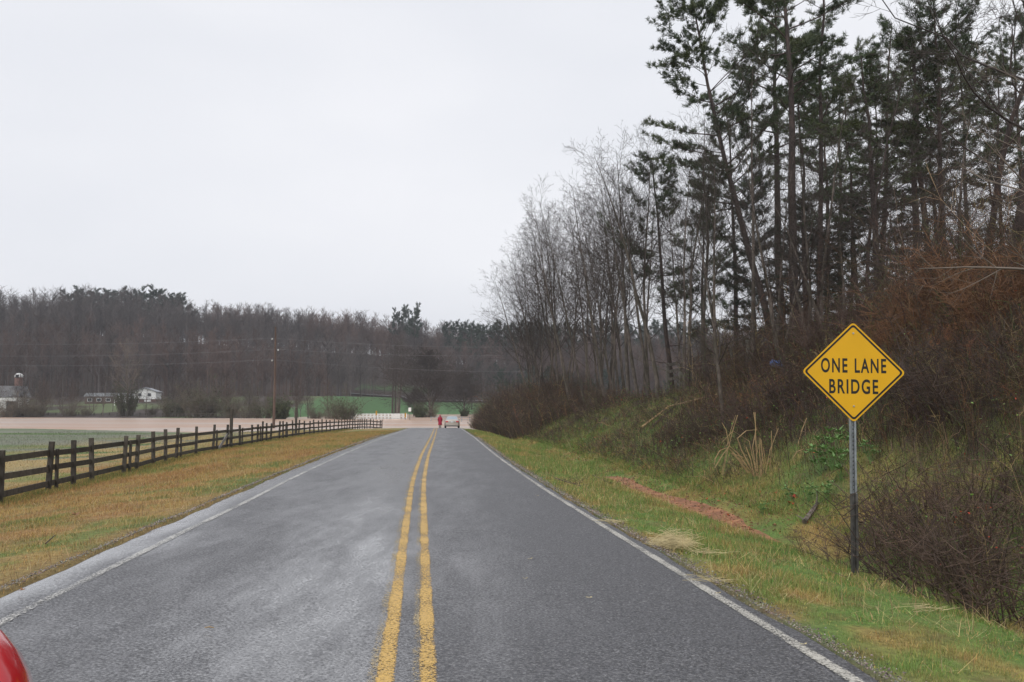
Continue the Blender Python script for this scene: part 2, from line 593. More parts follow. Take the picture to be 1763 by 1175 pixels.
# ------------------------------------------------------------------ flood water, puddles
wm, t, b = newmat("muddy_water")
L = t.links.new
tc = t.nodes.new("ShaderNodeTexCoord")
mp = t.nodes.new("ShaderNodeMapping"); mp.inputs["Scale"].default_value = (.25, 1, 1)
L(tc.outputs["Object"], mp.inputs["Vector"])
n = t.nodes.new("ShaderNodeTexNoise"); n.inputs["Scale"].default_value = .06; n.inputs["Detail"].default_value = 4
L(mp.outputs[0], n.inputs["Vector"])
mc = t.nodes.new("ShaderNodeMix"); mc.data_type = 'RGBA'
mc.inputs["A"].default_value = (.70, .47, .34, 1); mc.inputs["B"].default_value = (.72, .58, .49, 1)
m2 = t.nodes.new("ShaderNodeMapRange"); m2.inputs["From Min"].default_value = .42; m2.inputs["From Max"].default_value = .56
L(n.outputs["Fac"], m2.inputs["Value"]); L(m2.outputs[0], mc.inputs["Factor"])
L(mc.outputs["Result"], b.inputs["Base Color"])
b.inputs["Roughness"].default_value = .2
b.inputs["Specular IOR Level"].default_value = .5
n = t.nodes.new("ShaderNodeTexNoise"); n.inputs["Scale"].default_value = 1.4; n.inputs["Detail"].default_value = 3
L(tc.outputs["Object"], n.inputs["Vector"])
bn = t.nodes.new("ShaderNodeBump"); bn.inputs["Strength"].default_value = .5; bn.inputs["Distance"].default_value = .05
L(n.outputs["Fac"], bn.inputs["Height"]); L(bn.outputs[0], b.inputs["Normal"])
gx, gy = np.meshgrid(np.linspace(-500, 400, 10), np.linspace(60, 420, 6))
i_ = np.arange(60).reshape(6, 10)
wq = np.stack([i_[:-1, :-1], i_[:-1, 1:], i_[1:, 1:], i_[1:, :-1]], -1).reshape(-1, 4)
tag(mesh_np("flood_water", np.stack([gx, gy, gx * 0 + ZW], -1), wq, mat=wm), kind="structure")
pm = mat("puddle_water", (.34, .30, .25), .08, .1, 3, spec=.6)
a_ = np.linspace(0, 2 * np.pi, 49)[:-1]
pv = np.stack([-52 + 15 * np.cos(a_), 62 + 3.6 * np.sin(a_), np.full(48, ZW + .11)], -1)
o = mesh_np("puddle", np.vstack([pv, [[-52, 62, ZW + .11]]]), tris=[[k, (k + 1) % 48, 48] for k in range(48)], mat=pm)
tag(o, kind="structure")

# ------------------------------------------------------------------ road
rm, t, b = newmat("wet_asphalt")
L = t.links.new
N_ = t.nodes.new
tc = N_("ShaderNodeTexCoord")
ag = N_("ShaderNodeTexVoronoi"); ag.inputs["Scale"].default_value = 66
L(tc.outputs["Object"], ag.inputs["Vector"])
an = N_("ShaderNodeTexNoise"); an.inputs["Scale"].default_value = 50; an.inputs["Detail"].default_value = 5; an.inputs["Roughness"].default_value = .75
L(tc.outputs["Object"], an.inputs["Vector"])
big = N_("ShaderNodeTexNoise"); big.inputs["Scale"].default_value = .9; big.inputs["Detail"].default_value = 8; big.inputs["Roughness"].default_value = .68
mpb = N_("ShaderNodeMapping"); mpb.inputs["Scale"].default_value = (2.0, .42, 1)
L(tc.outputs["Object"], mpb.inputs["Vector"]); L(mpb.outputs[0], big.inputs["Vector"])
cr = N_("ShaderNodeValToRGB")
e = cr.color_ramp.elements
e[0].position = .28; e[0].color = (.026, .026, .029, 1)
e[1].position = .75; e[1].color = (.24, .235, .23, 1)
e2 = cr.color_ramp.elements.new(.52); e2.color = (.074, .074, .080, 1)
L(an.outputs["Fac"], cr.inputs["Fac"])
sep = N_("ShaderNodeSeparateColor")
L(ag.outputs["Color"], sep.inputs[0])
sp = N_("ShaderNodeMapRange"); sp.inputs["From Min"].default_value = .0; sp.inputs["From Max"].default_value = 1; sp.inputs["To Min"].default_value = .5; sp.inputs["To Max"].default_value = 1.7
L(sep.outputs[0], sp.inputs["Value"])
vm = N_("ShaderNodeVectorMath"); vm.operation = 'SCALE'
L(cr.outputs[0], vm.inputs[0]); L(sp.outputs[0], vm.inputs["Scale"])
wet_sheen = N_("ShaderNodeMix"); wet_sheen.data_type = "RGBA"; wet_sheen.inputs["B"].default_value = (.27, .27, .275, 1)  # paler base colour where wet, painting in the film's sky reflection
L(vm.outputs[0], wet_sheen.inputs["A"]); L(wet_sheen.outputs["Result"], b.inputs["Base Color"])
# standing film of water: across the road (u is metres right of the yellow lines) plus noise
uv = N_("ShaderNodeUVMap"); uv.uv_map = "UVMap"
su = N_("ShaderNodeSeparateXYZ"); L(uv.outputs[0], su.inputs[0])
wr = N_("ShaderNodeValToRGB")
wr.color_ramp.interpolation = 'B_SPLINE'
el = wr.color_ramp.elements
prof = [(-3.5, 1.1), (-3.3, .72), (-3.05, .42), (-2.5, .36), (-1.6, .42), (-.95, .62), (-.5, .56), (-.1, .28), (.6, .38), (1.3, .18), (2.2, .08), (2.85, .12)]
el.remove(el[1])
el[0].position = 0; el[0].color = (1, 1, 1, 1)
for tt, vv in prof:
    e_ = el.new((tt + 4) / 8); e_.color = (vv, vv, vv, 1)
mu = N_("ShaderNodeMapRange"); mu.inputs["From Min"].default_value = -4; mu.inputs["From Max"].default_value = 4
L(su.outputs[0], mu.inputs["Value"]); L(mu.outputs[0], wr.inputs["Fac"])
ad = N_("ShaderNodeMath"); ad.operation = 'ADD'
sc_ = N_("ShaderNodeMapRange"); sc_.inputs["From Min"].default_value = .3; sc_.inputs["From Max"].default_value = .7; sc_.inputs["To Min"].default_value = -.2; sc_.inputs["To Max"].default_value = .2
L(big.outputs["Fac"], sc_.inputs["Value"])
L(wr.outputs[0], ad.inputs[0]); L(sc_.outputs[0], ad.inputs[1])
wet = N_("ShaderNodeMapRange"); wet.interpolation_type = 'SMOOTHSTEP'; wet.inputs["From Min"].default_value = .1; wet.inputs["From Max"].default_value = .95
gr_ = N_("ShaderNodeMath"); gr_.operation = "MULTIPLY_ADD"; gr_.inputs[1].default_value = 1.5; gr_.inputs[2].default_value = -.75
L(an.outputs["Fac"], gr_.inputs[0])
ad2 = N_("ShaderNodeMath"); ad2.operation = "ADD"; L(ad.outputs[0], ad2.inputs[0]); L(gr_.outputs[0], ad2.inputs[1])
L(ad2.outputs[0], wet.inputs["Value"])
sf = N_("ShaderNodeMath"); sf.operation = "MULTIPLY"; sf.inputs[1].default_value = .42
L(wet.outputs[0], sf.inputs[0]); L(sf.outputs[0], wet_sheen.inputs["Factor"])
ro = N_("ShaderNodeMapRange"); ro.inputs["To Min"].default_value = .55; ro.inputs["To Max"].default_value = .2
L(wet.outputs[0], ro.inputs["Value"]); L(ro.outputs[0], b.inputs["Roughness"])
b.inputs["Specular IOR Level"].default_value = .5
bs = N_("ShaderNodeMapRange"); bs.inputs["To Min"].default_value = .9; bs.inputs["To Max"].default_value = .25
L(wet.outputs[0], bs.inputs["Value"])
bn = N_("ShaderNodeBump"); bn.inputs["Distance"].default_value = .006
L(bs.outputs[0], bn.inputs["Strength"]); L(an.outputs["Fac"], bn.inputs["Height"]); L(bn.outputs[0], b.inputs["Normal"])
b.inputs["Coat Roughness"].default_value = .12
cw = N_("ShaderNodeMapRange"); cw.inputs["From Min"].default_value = .35; cw.inputs["To Max"].default_value = .85
L(wet.outputs[0], cw.inputs["Value"]); L(cw.outputs[0], b.inputs["Coat Weight"])
cbn = N_("ShaderNodeBump"); cbn.inputs["Distance"].default_value = .004; cbn.inputs["Strength"].default_value = .6
rip = N_("ShaderNodeTexNoise"); rip.inputs["Scale"].default_value = 9; rip.inputs["Detail"].default_value = 3
L(tc.outputs["Object"], rip.inputs["Vector"]); L(rip.outputs["Fac"], cbn.inputs["Height"]); L(cbn.outputs[0], b.inputs["Coat Normal"])


def roadz(y, t):
    return zr(y) - np.minimum(t, 0) * bank(y)


ry = axis([(-12, 60, .4), (60, 150, 1.2)])
rt = np.array([-3.5, -3.44, -3.43, -2.6, -1.7, -.8, 0, .9, 1.8, 2.76, 2.77, 2.83])
A_, B_ = np.meshgrid(rt, ry)
lw = .12 * (fbm(ry * 1.3, ry * 0 + 3.3) - .5) + .05 * (fbm(ry * 6, ry * 0 + 1) - .5)
rw = .14 * (fbm(ry * 1.5, ry * 0 + 8.3) - .5) + .06 * (fbm(ry * 6, ry * 0 + 5) - .5)
A_[:, :3] += lw[:, None]; A_[:, -3:] += rw[:, None] + .04
Zr = roadz(B_, A_)
Zr[:, 0] -= .07; Zr[:, -1] -= .07
i_ = np.arange(A_.size).reshape(A_.shape)
rq = np.stack([i_[:-1, :-1], i_[:-1, 1:], i_[1:, 1:], i_[1:, :-1]], -1).reshape(-1, 4)
tag(mesh_np("road", np.stack([A_ + xc(B_), B_, Zr], -1), rq, mat=rm, smooth=False, uv=np.stack([A_.ravel(), B_.ravel()], -1)), kind="structure")


def paint(name, col, wear, scale=22):
    m, t, b = newmat(name)
    L = t.links.new
    tc = t.nodes.new("ShaderNodeTexCoord")
    n = t.nodes.new("ShaderNodeTexNoise"); n.inputs["Scale"].default_value = scale * 2.2; n.inputs["Detail"].default_value = 6; n.inputs["Roughness"].default_value = .8
    L(tc.outputs["Object"], n.inputs["Vector"])
    n2 = t.nodes.new("ShaderNodeTexNoise"); n2.inputs["Scale"].default_value = 1.6; n2.inputs["Detail"].default_value = 3
    L(tc.outputs["Object"], n2.inputs["Vector"])
    uv = t.nodes.new("ShaderNodeUVMap"); uv.uv_map = "UVMap"
    su = t.nodes.new("ShaderNodeSeparateXYZ"); L(uv.outputs[0], su.inputs[0])
    # u runs -1..1 across the stripe: wear grows at its edges
    ab = t.nodes.new("ShaderNodeMath"); ab.operation = 'ABSOLUTE'; L(su.outputs[0], ab.inputs[0])
    pw = t.nodes.new("ShaderNodeMath"); pw.operation = 'POWER'; pw.inputs[1].default_value = 5; L(ab.outputs[0], pw.inputs[0])
    s1 = t.nodes.new("ShaderNodeMath"); s1.operation = 'MULTIPLY_ADD'; s1.inputs[1].default_value = -.28; L(pw.outputs[0], s1.inputs[0]); L(n.outputs["Fac"], s1.inputs[2])
    s2 = t.nodes.new("ShaderNodeMath"); s2.operation = 'MULTIPLY_ADD'; s2.inputs[1].default_value = .35; L(n2.outputs["Fac"], s2.inputs[0]); L(s1.outputs[0], s2.inputs[2])
    mr = t.nodes.new("ShaderNodeMapRange"); mr.inputs["From Min"].default_value = wear; mr.inputs["From Max"].default_value = wear + .09
    L(s2.outputs[0], mr.inputs["Value"])
    L(mr.outputs[0], b.inputs["Alpha"])
    mm = t.nodes.new("ShaderNodeMapRange"); mm.inputs["From Min"].default_value = .3; mm.inputs["From Max"].default_value = .7; mm.inputs["To Min"].default_value = .5; mm.inputs["To Max"].default_value = 1.3
    L(n.outputs["Fac"], mm.inputs["Value"])
    vm = t.nodes.new("ShaderNodeVectorMath"); vm.operation = 'SCALE'; vm.inputs[0].default_value = col
    L(mm.outputs[0], vm.inputs["Scale"]); L(vm.outputs[0], b.inputs["Base Color"])
    b.inputs["Roughness"].default_value = .5
    return m


py_ = paint("yellow_line_paint", (.58, .36, .085), .58)
pg_ = paint("faded_line_paint", (.42, .33, .18), .68)
pw_ = paint("white_line_paint", (.50, .48, .43), .60)
pwl_ = paint("worn_white_paint", (.50, .49, .46), .62)


def stripe(name, tcen, half, m, lift=.004, y0=-10, y1=128, wob=.0):
    y = axis([(y0, 60, .4), (60, y1, 1.2)])
    tcen = tcen + wob * (fbm(y * .12, y * 0 + tcen) - .5)
    T = np.stack([tcen - half, tcen, tcen + half], -1)
    Y = np.repeat(y[:, None], 3, 1)
    Z = roadz(Y, T) + lift
    i = np.arange(T.size).reshape(T.shape)
    q = np.stack([i[:-1, :-1], i[:-1, 1:], i[1:, 1:], i[1:, :-1]], -1).reshape(-1, 4)
    U = np.tile([-1., 0, 1.], (len(y), 1))
    return tag(mesh_np(name, np.stack([T + xc(Y), Y, Z], -1), q, mat=m, smooth=True, uv=np.stack([U.ravel(), Y.ravel()], -1)), kind="structure")


stripe("road_marking", 0.0, .068, py_, .009)
stripe("road_marking", -.27, .068, py_, .009)
stripe("road_marking", -.05, .075, pg_, .0045, y1=40)
stripe("road_marking", -.33, .075, pg_, .0045, y1=40)
stripe("road_marking", 2.66, .062, pw_, .007, wob=.06)
stripe("road_marking", -3.05, .055, pwl_, .007, wob=.06)

# the far lane along the foot of the ridge
fx = np.linspace(-75, 25, 50)
fy = 404 - .12 * (fx + 75) + 0 * fx
fzv = G(fx, fy) + .5
o = mesh_np("road", np.concatenate([np.stack([fx, fy - 2.8, fzv], -1), np.stack([fx, fy + 2.8, fzv + .15], -1)]),
            [[k, k + 1, k + 51, k + 50] for k in range(49)], mat=mat("far_road_asphalt", (.28, .28, .29), .6, .1, 2))
tag(o, kind="structure")

# ------------------------------------------------------------------ finding a spot on the land
_dd = np.concatenate([np.arange(3, 60, .05), np.arange(60, 520, .4)])


def hit(u, v):
    """where the sight line of the photograph meets the ground"""
    p = at(u, v, 1.0)
    z = p.z * _dd
    g = np.maximum(G(p.x * _dd, _dd), -90)
    k = np.argmax(z < g) if (z < g).any() else int(np.argmin(np.where((_dd > 14) & (_dd < 30), z - g, 99)))
    d = _dd[k]
    return Vector((p.x * d, d, float(g[k])))


def ground_at(u, d, dz=0.0):
    x = (u - 881.5) / 1503.0 * d
    return Vector((x, d, gz(x, d) + dz))


# ------------------------------------------------------------------ warning sign
sg = empty("warning_sign", (0, 0, 0), 0, "yellow diamond warning sign reading ONE LANE BRIDGE on a steel post in the right verge", "road sign")
SD = 11.0
sc0 = at(1469.5, 641, SD)
half = .613
base = ground_at(1465, SD)
sg.location = base
rot = Matrix.Rotation(R(-5), 3, 'Z') @ Matrix.Rotation(R(1.2), 3, 'Y')
SC = sc0 - base


def sgn(x, y, z):
    return SC + rot @ Vector((x, y, z))


def diamond(h, r, n=6):
    out = []
    for k in range(4):
        a = math.pi / 2 * k
        cx, cz = math.cos(a), math.sin(a)
        cc = (h - r * 1.414) 
        for j in range(n + 1):
            b_ = a - math.pi / 4 + math.pi / 2 * j / n
            out.append((cx * cc + r * math.cos(b_), cz * cc + r * math.sin(b_)))
    return out


def plate(mb, prof, y0, y1):
    return mb.loft([[sgn(x, y0, z) for x, z in prof], [sgn(x, y1, z) for x, z in prof]])


plate(MB(), diamond(.636, .045), 0, .003).build("plate", M['sign_yellow'], sg)
mb = MB()
o1, i1 = diamond(.610, .038), diamond(.576, .026)
bq = len(o1)
mb.v = [sgn(x, -.0012, z) for x, z in o1] + [sgn(x, -.0012, z) for x, z in i1]
mb.f = [[k, (k + 1) % bq, bq + (k + 1) % bq, bq + k] for k in range(bq)]
mb.build("border", M['sign_black'], sg)


def lettering(txt, zc, capw, caph):
    cu = bpy.data.curves.new("lettering", 'FONT')
    cu.body = txt
    cu.size = 1
    cu.offset = .022
    cu.space_character = 1.22
    cu.space_word = 1.25
    ob = bpy.data.objects.new("tmp", cu)
    COL.objects.link(ob)
    bpy.context.view_layer.update()
    me = bpy.data.meshes.new_from_object(ob.evaluated_get(bpy.context.evaluated_depsgraph_get()))
    bpy.data.objects.remove(ob)
    xs = [v.co.x for v in me.vertices]; zs = [v.co.y for v in me.vertices]
    sx, sz = capw / (max(xs) - min(xs)), caph / (max(zs) - min(zs))
    mx_, mz_ = (max(xs) + min(xs)) / 2, (max(zs) + min(zs)) / 2
    for v in me.vertices:
        v.co = sgn((v.co.x - mx_) * sx, -.0016, (v.co.y - mz_) * sz + zc)
    me.materials.clear(); me.materials.append(M['sign_black'])
    o = bpy.data.objects.new("lettering", me)
    COL.objects.link(o); o.parent = sg
    return o


lettering("ONE LANE", .082, .80, .186)
lettering("BRIDGE", -.182, .60, .186)
for z in (.492, -.43):
    mb = MB(); c = sgn(0, 0, z)
    mb.tube([c, c + Vector((0, -.008, 0))], [.014, .012], 10); mb.tube([c + Vector((0, -.008, 0)), c + Vector((0, -.014, 0))], [.008, .007], 6)
    mb.build("bolt", M['bolt'], sg)
pc = [(-.043, .0), (-.043, .008), (-.024, .010), (-.018, .038), (.018, .038), (.024, .010), (.043, .008), (.043, .0), (.02, .002), (.013, .030), (-.013, .030), (-.02, .002)]


def chan(mb, x0, y0, z0, x1, y1, z1, k=1.0):
    return mb.loft([[(x0 + a * k, y0 + b_ * k, z0) for a, b_ in pc], [(x1 + a * k, y1 + b_ * k, z1) for a, b_ in pc]])


jz = at(1465, 850, SD).z - base.z
topz = SC.z + .52
mb = chan(MB(), 0, .006, jz - .15, SC.x - .01, .006, topz)
post = mb.build("post", M['galv'], sg)
for z in np.arange(jz + .05, SC.z - .66, .05):
    fz = (z - jz) / (topz - jz)
    MB().box((SC.x * fz, .0045, z), (.006, .002, .009)).build("punched_hole", M['post_dark'], post)
chan(MB(), -.02, -.012, -.3, 0.0, -.012, jz, 1.12).build("anchor_post", M['post_dark'], sg)

# ------------------------------------------------------------------ roadside plank fence
fence = empty("plank_fence", (0, 0, 0), 0, "dark three-rail plank fence running along the left verge beside the road", "fence")
_fy = np.arange(14, 113, .1)
_fx = xc(_fy) + ip(_fy, TF)
_fu = 881.5 + 1503 * _fx / _fy


def fence_pt(u):
    if u <= 600:
        d = float(np.interp(u, _fu, _fy))
        x = float(np.interp(d, _fy, _fx))
    else:
        f = (u - 600) / 58
        x0, y0 = float(np.interp(600, _fu, _fx)), float(np.interp(600, _fu, _fy))
        d = y0 + 13 * math.sin(f * 1.5)
        x = (u - 881.5) / 1503 * d
    return Vector((x, d, max(gz(x, d), ZW - .35)))


pu = [-62, -28, 4, 88, 129, 160, 216.5, 238, 265.6, 286.5, 306, 339, 369, 392, 414, 435, 444.5, 452.6, 459.7, 467.4, 482, 488, 495, 504.6, 515.4, 524.5, 534, 541, 549, 555, 562.5, 569, 575.6, 583, 589, 594, 598, 602.6, 607.5, 611.7, 616.5, 620, 624, 628, 632, 638, 643.5, 649.3, 655, 658]
thin = [96, 223, 311, 373, 417, 448, 492]
P_ = []
for k, u in enumerate(pu):
    p = fence_pt(u)
    P_.append(p)
    h = 1.30 + rnd.uniform(-.05, .08) + (.14 if u in (452.6, 369) else 0)
    w = .062 if u > 4 else .07
    lean = rnd.uniform(-.05, .05)
    mb = MB()
    m = Matrix.Rotation(lean, 3, 'Y') @ Matrix.Rotation(R(12) + rnd.uniform(-.1, .1), 3, 'Z')
    mb.box((0, 0, h / 2 - .15), (w, w * .9, h / 2 + .15), m=m)
    o = mb.build("post", M['wood_dark'], fence, bevel=.008)
    o.location = p + Vector((0, .07, 0))
for u in thin:
    p = fence_pt(u)
    MB().box((0, 0, .5), (.035, .04, .62), m=Matrix.Rotation(rnd.uniform(-.03, .03), 3, 'Y')).build("post", M['wood_dark'], fence).location = p + Vector((0, .2, 0))
p = fence_pt(398)
MB().box((0, 0, 1.0), (.075, .07, 1.25)).build("post", M['wood_dark'], fence, bevel=.008).location = p + Vector((0, .15, 0))
p = fence_pt(509)
MB().box((0, 0, 1.0), (.085, .08, 1.35)).build("post", M['wood_dark'], fence, bevel=.008).location = p + Vector((0, .3, 0))
# boards: lengths spanning two bays where the bays are in line
k = 0
while k < len(P_) - 1:
    k2 = min(k + (1 if k < 3 else 2), len(P_) - 1)
    for hh in (.22, .62, 1.02):
        a_, b_ = P_[k] + Vector((0, -.03, hh + rnd.uniform(-.03, .03))), P_[k2] + Vector((0, -.03, hh + rnd.uniform(-.03, .03)))
        d = (b_ - a_).normalized() * .05
        MB().beam(a_ - d, b_ + d, .032, .145).build("rail", M['wood_dark'], fence)
    k = k2
# the broken board leaning against it
a_, b_ = fence_pt(377) + Vector((.25, -.6, .12)), fence_pt(397) + Vector((0, -.12, .95))
tag(MB().beam(a_, b_, .04, .2).build("leaning_board", mat("weathered_board", (.26, .25, .24), .8, .3, 8, .3)), "weathered grey board leaning against the plank fence below its tall post", "board")

# ------------------------------------------------------------------ far fences
ff = empty("field_fence", (0, 0, 0), 0, "thin dark post and rail fence at the far edge of the brown flood water", "fence")
pts = []
for u in np.linspace(-60, 452, 40):
    d = 243 - 24 * sm(100, 440, u)
    x = (u - 881.5) / 1503 * float(d)
    pts.append(Vector((x, float(d), -3.25)))
for p in pts:
    MB().box((0, 0, .55), (.09, .09, .85 + rnd.uniform(0, .25))).build("post", M['wood_dark'], ff).location = p
for hh in (.55, 1.0, 1.4):
    MB().tube([p + Vector((0, -.1, hh)) for p in pts], .05, 4).build("rail", M['wood_dark'], ff)

# ------------------------------------------------------------------ one lane bridge in the flood
br = empty("bridge", (0, 0, 0), 0, "low one-lane bridge with white side rails standing in the flood beyond the fence corner", "bridge")
BA, BB = at(606, 722, 205), at(700, 722.5, 212)
BA.z = BB.z = ZW + .02
bd = (BB - BA).normalized(); bn_ = Vector((-bd.y, bd.x, 0))
for s_, nm in ((0, 0), (5.0, 1)):
    a_, b_ = BA + bn_ * s_, BB + bn_ * s_
    L_ = (b_ - a_).length
    for hh, th in ((1.12, .16), (.55, .09)):
        MB().beam(a_ + Vector((0, 0, hh)), b_ + Vector((0, 0, hh)), .12, th).build("rail", M['white_paint'], br)
    n_ = 15
    for k in range(n_ + 1):
        p = a_.lerp(b_, k / n_)
        MB().box((0, 0, .5), (.09, .09, .75)).build("post", M['white_paint'], br).location = p
    if nm == 0:
        lt = MB()
        for k in range(n_):
            p, q = a_.lerp(b_, k / n_), a_.lerp(b_, (k + 1) / n_)
            lt.beam(p + Vector((0, 0, .1)), q + Vector((0, 0, 1.05)), .05, .07)
            lt.beam(p + Vector((0, 0.06, 1.05)), q + Vector((0, 0.06, .1)), .05, .07)
        lt.build("lattice", M['white_paint'], br)
MB().beam(at(676, 717, 204), at(687, 717.2, 205), .1, .95).build("end_panel", M['white_paint'], br)
MB().beam(BA + bn_ * 2.5 - Vector((0, 0, .1)), BB + bn_ * 2.5 - Vector((0, 0, .1)), 5.2, .3).build("deck", mat("concrete", (.35, .33, .30), .8, .2, 4), br)

gr = empty("guard_rail", (0, 0, 0), 0, "low grey rail fence half drowned in the flood to the right of the parked sedan", "fence")
a_, b_ = at(742, 725, 175), at(850, 728.5, 168)
a_.z = b_.z = ZW
for hh in (.42, .8):
    MB().beam(a_ + Vector((0, 0, hh)), b_ + Vector((0, 0, hh)), .06, .08).build("rail", M['galv'], gr)
for k in range(9):
    MB().box((0, 0, .3), (.07, .07, .7)).build("post", M['galv'], gr).location = a_.lerp(b_, k / 8)


def marker(u, v, d, label):
    r = empty("object_marker", at(u, v, d), 0, label, "road sign")
    mb = MB().box((0, 0, 0), (.17, .012, .48))
    pl = mb.build("plate", M['sign_yellow'], r)
    st = MB()
    for k in range(-2, 3):
        z = k * .2
        x0, x1 = -.165, .165
        pts_ = [(x0, z - .1), (x1, z + .06), (x1, z + .15), (x0, z - .01)]
        pts_ = [(x, max(-.47, min(.47, zz))) for x, zz in pts_]
        st.v += [Vector((x, -.016, zz)) for x, zz in pts_]
        st.f.append([len(st.v) - 4 + i for i in range(4)])
    st.build("stripe", M['sign_black'], pl)
    zb = ZW - .3 - r.location.z
    MB().box((0, .04, (zb + .4) / 2), (.035, .02, (.4 - zb) / 2)).build("post", M['post_dark'], r)


marker(648, 711.5, 200, "small yellow and black marker above the plank fence corner by the bridge")
marker(698, 715, 196, "striped yellow and black marker at the right end of the white bridge rails")
r = empty("regulatory_sign", at(705.5, 705.5, 195), 0, "small blank white rectangular sign on a thin post right of the bridge", "road sign")
MB().box((0, 0, 0), (.31, .012, .42)).build("plate", M['white_paint'], r, bevel=.01)
MB().box((0, .04, -1.0), (.04, .03, 1.5)).build("post", M['post_dark'], r)

# ------------------------------------------------------------------ utility pole and wires
up = empty("utility_pole", at(471, 737, 120), 0, "tall brown wooden utility pole rising from the flood behind the plank fence", "utility pole")
up.location.z = ZW - .4
H_ = at(471, 563, 120).z - up.location.z
MB().tube([(0, 0, 0), (.05, 0, H_ * .5), (0.0, 0, H_)], [.19, .16, .11], 10).build("shaft", M['pole'], up)
WP = []
for v, sx in ((585, -.45), (604, .4), (622, -.4)):
    z = at(471, v, 120).z - up.location.z
    br_ = MB().beam((0, 0, z - .1), (sx, 0, z), .07, .07).build("bracket", M['post_dark'], up)
    MB().tube([(sx, 0, z - .02), (sx, 0, z + .08), (sx, 0, z + .2)], [.06, .08, .04], 8).build("insulator", M['white_paint'], br_)
    WP.append(up.location + Vector((sx, 0, z + .2)))
lab = ["highest thin power line strung across the wooded ridge past the brown pole", "middle thin power line strung across the wooded ridge past the brown pole", "lowest thin power line strung across the wooded ridge past the brown pole"]
for k, w in enumerate(WP):
    lv, rv = (592, 613, 629)[k], (597, 611, 640)[k]
    L0, R0 = at(-120, lv - 1, 112), at(905, rv, 150)
    pts = []
    for A1, B1, sag in ((L0, w, .9), (w, R0, 1.0)):
        for j in range(13):
            f = j / 12
            p = A1.lerp(B1, f); p.z -= sag * 4 * f * (1 - f) * .5
            if pts and j == 0: continue
            pts.append(p)
    tag(MB().tube(pts, .015, 4).build("power_line", M['wire']), lab[k], "power line", "power lines on the utility pole")

# ------------------------------------------------------------------ buildings across the water


def window(parent, x, y, z, w, h, m=M['glass_dark']):
    f = MB()
    for s in (-1, 1):
        f.box((x + s * (w / 2 + .05), y, z), (.05, .05, h / 2 + .1)); f.box((x, y, z + s * (h / 2 + .05)), (w / 2 - .002, .05, .05))
    fo = f.build("window", M['white_paint'], parent)
    MB().box((x, y + .02, z), (w / 2, .02, h / 2)).build("pane", m, fo)


hx = at(249, 697, 300)
hz = gz(hx.x, 300) - .2
hs_ = empty("house", (hx.x, 300, hz), R(12), "white gabled two-storey house with a brick lower floor across the flood", "house")
top_ = at(250, 668, 300).z - hz
ev = at(235, 674, 300).z - hz
mid = at(235, 687.5, 300).z - hz
hw = 3.6
MB().box((0, 5, mid / 2), (hw - .1, 5, mid / 2)).build("brick_storey", M['brick'], hs_)
MB().prism([(-hw, mid), (hw, mid), (hw, ev), (0, top_ - .2), (-hw, ev)], 0 - .3, 10).build("wall", M['white_paint'], hs_)
rf = MB()
for s in (-1, 1):
    rf.prism([(0, top_), (s * (hw + .5), ev - .25), (s * (hw + .5), ev - .1), (0, top_ + .16)][::s], -.8, 10.6)
rf.build("roof", M['roof'], hs_)
window(hs_, -1.6, -.34, mid + 1.5, 1.0, 1.0); window(hs_, 1.5, -.34, mid + 1.5, 1.0, 1.0)
window(hs_, -2.4, -.04, mid * .55, .9, 1.0)
MB().box((.9, .0, mid * .45), (1.1, .06, mid * .42)).build("door", M['white_paint'], hs_)

lx = at(184, 695, 296)
ln = empty("long_house", (lx.x, 296, gz(lx.x, 296) - .1), R(6), "long low brick house with a pale grey roof left of the white house", "house")
MB().box((0, 4, 1.2), (7.2, 4, 1.3)).build("wall", mat("brown_brick", (.10, .07, .06), .85, .25, 8), ln)
MB().prism([(-7.7, 2.5), (7.7, 2.5), (6.8, 3.7), (-6.8, 3.7)], 0, 8).build("roof", M['roof'], ln)
for x in (-5.6, -2.6, .4, 3.2): window(ln, x, -.06, 1.35, 1.3, .9)
MB().box((5.8, -.04, 1.0), (.5, .05, 1.0)).build("door", M['white_paint'], ln)
bx = at(176, 701, 276)
sh = empty("carport", (at(214, 690, 284).x, 284, gz(at(214, 690, 284).x, 284)), R(4), "low white-edged carport between the long brick house and the white house", "shed")
MB().box((0, 0, 2.6), (2.4, 2.6, .14)).build("roof", M['white_paint'], sh)
for x in (-2.2, 2.2):
    for y in (-2.4, 2.4): MB().box((x, y, 1.2), (.08, .08, 1.25)).build("post", M['white_paint'], sh)

bx = at(-6, 697, 262)
bz = gz(bx.x, 262) - .2
bn2 = empty("barn", (bx.x, 262, bz), R(8), "grey-roofed white barn at the left edge beside the brick silo", "barn")
MB().box((0, 4, 2.2), (6.2, 4, 2.3)).build("wall", M['white_paint'], bn2)
MB().prism([(-6.8, 4.7), (6.6, 4.7), (5.2, 8.0), (-5.6, 8.0)], -.3, 8.4).build("roof", mat("metal_roof", (.19, .19, .2), .6, .2, 4), bn2)
MB().box((4.2, -.05, 1.7), (1.4, .06, 1.7)).build("door", M['black'], bn2)
window(bn2, .6, -.05, 2.4, .8, 1.0); window(bn2, -2.6, -.05, 2.4, .8, 1.0)
s0 = at(31, 690, 275)
sz = gz(s0.x, 275)
si = empty("silo", (s0.x, 275, sz), 0, "tall brick silo with a domed white cap rising behind the barn at the far left", "silo")
ht = at(31, 650, 275).z - sz
MB().tube([(0, 0, -.3), (0, 0, ht)], [1.18, 1.18], 20).build("shaft", mat("silo_block", (.20, .115, .095), .85, .25, 6), si, smooth=False)
dm = [(1.32 * math.cos(a), a) for a in np.linspace(0, 1.5, 7)]
cap = MB().tube([(0, 0, ht + 1.35 * math.sin(a)) for _, a in dm], [max(r_, .05) for r_, _ in dm], 20)
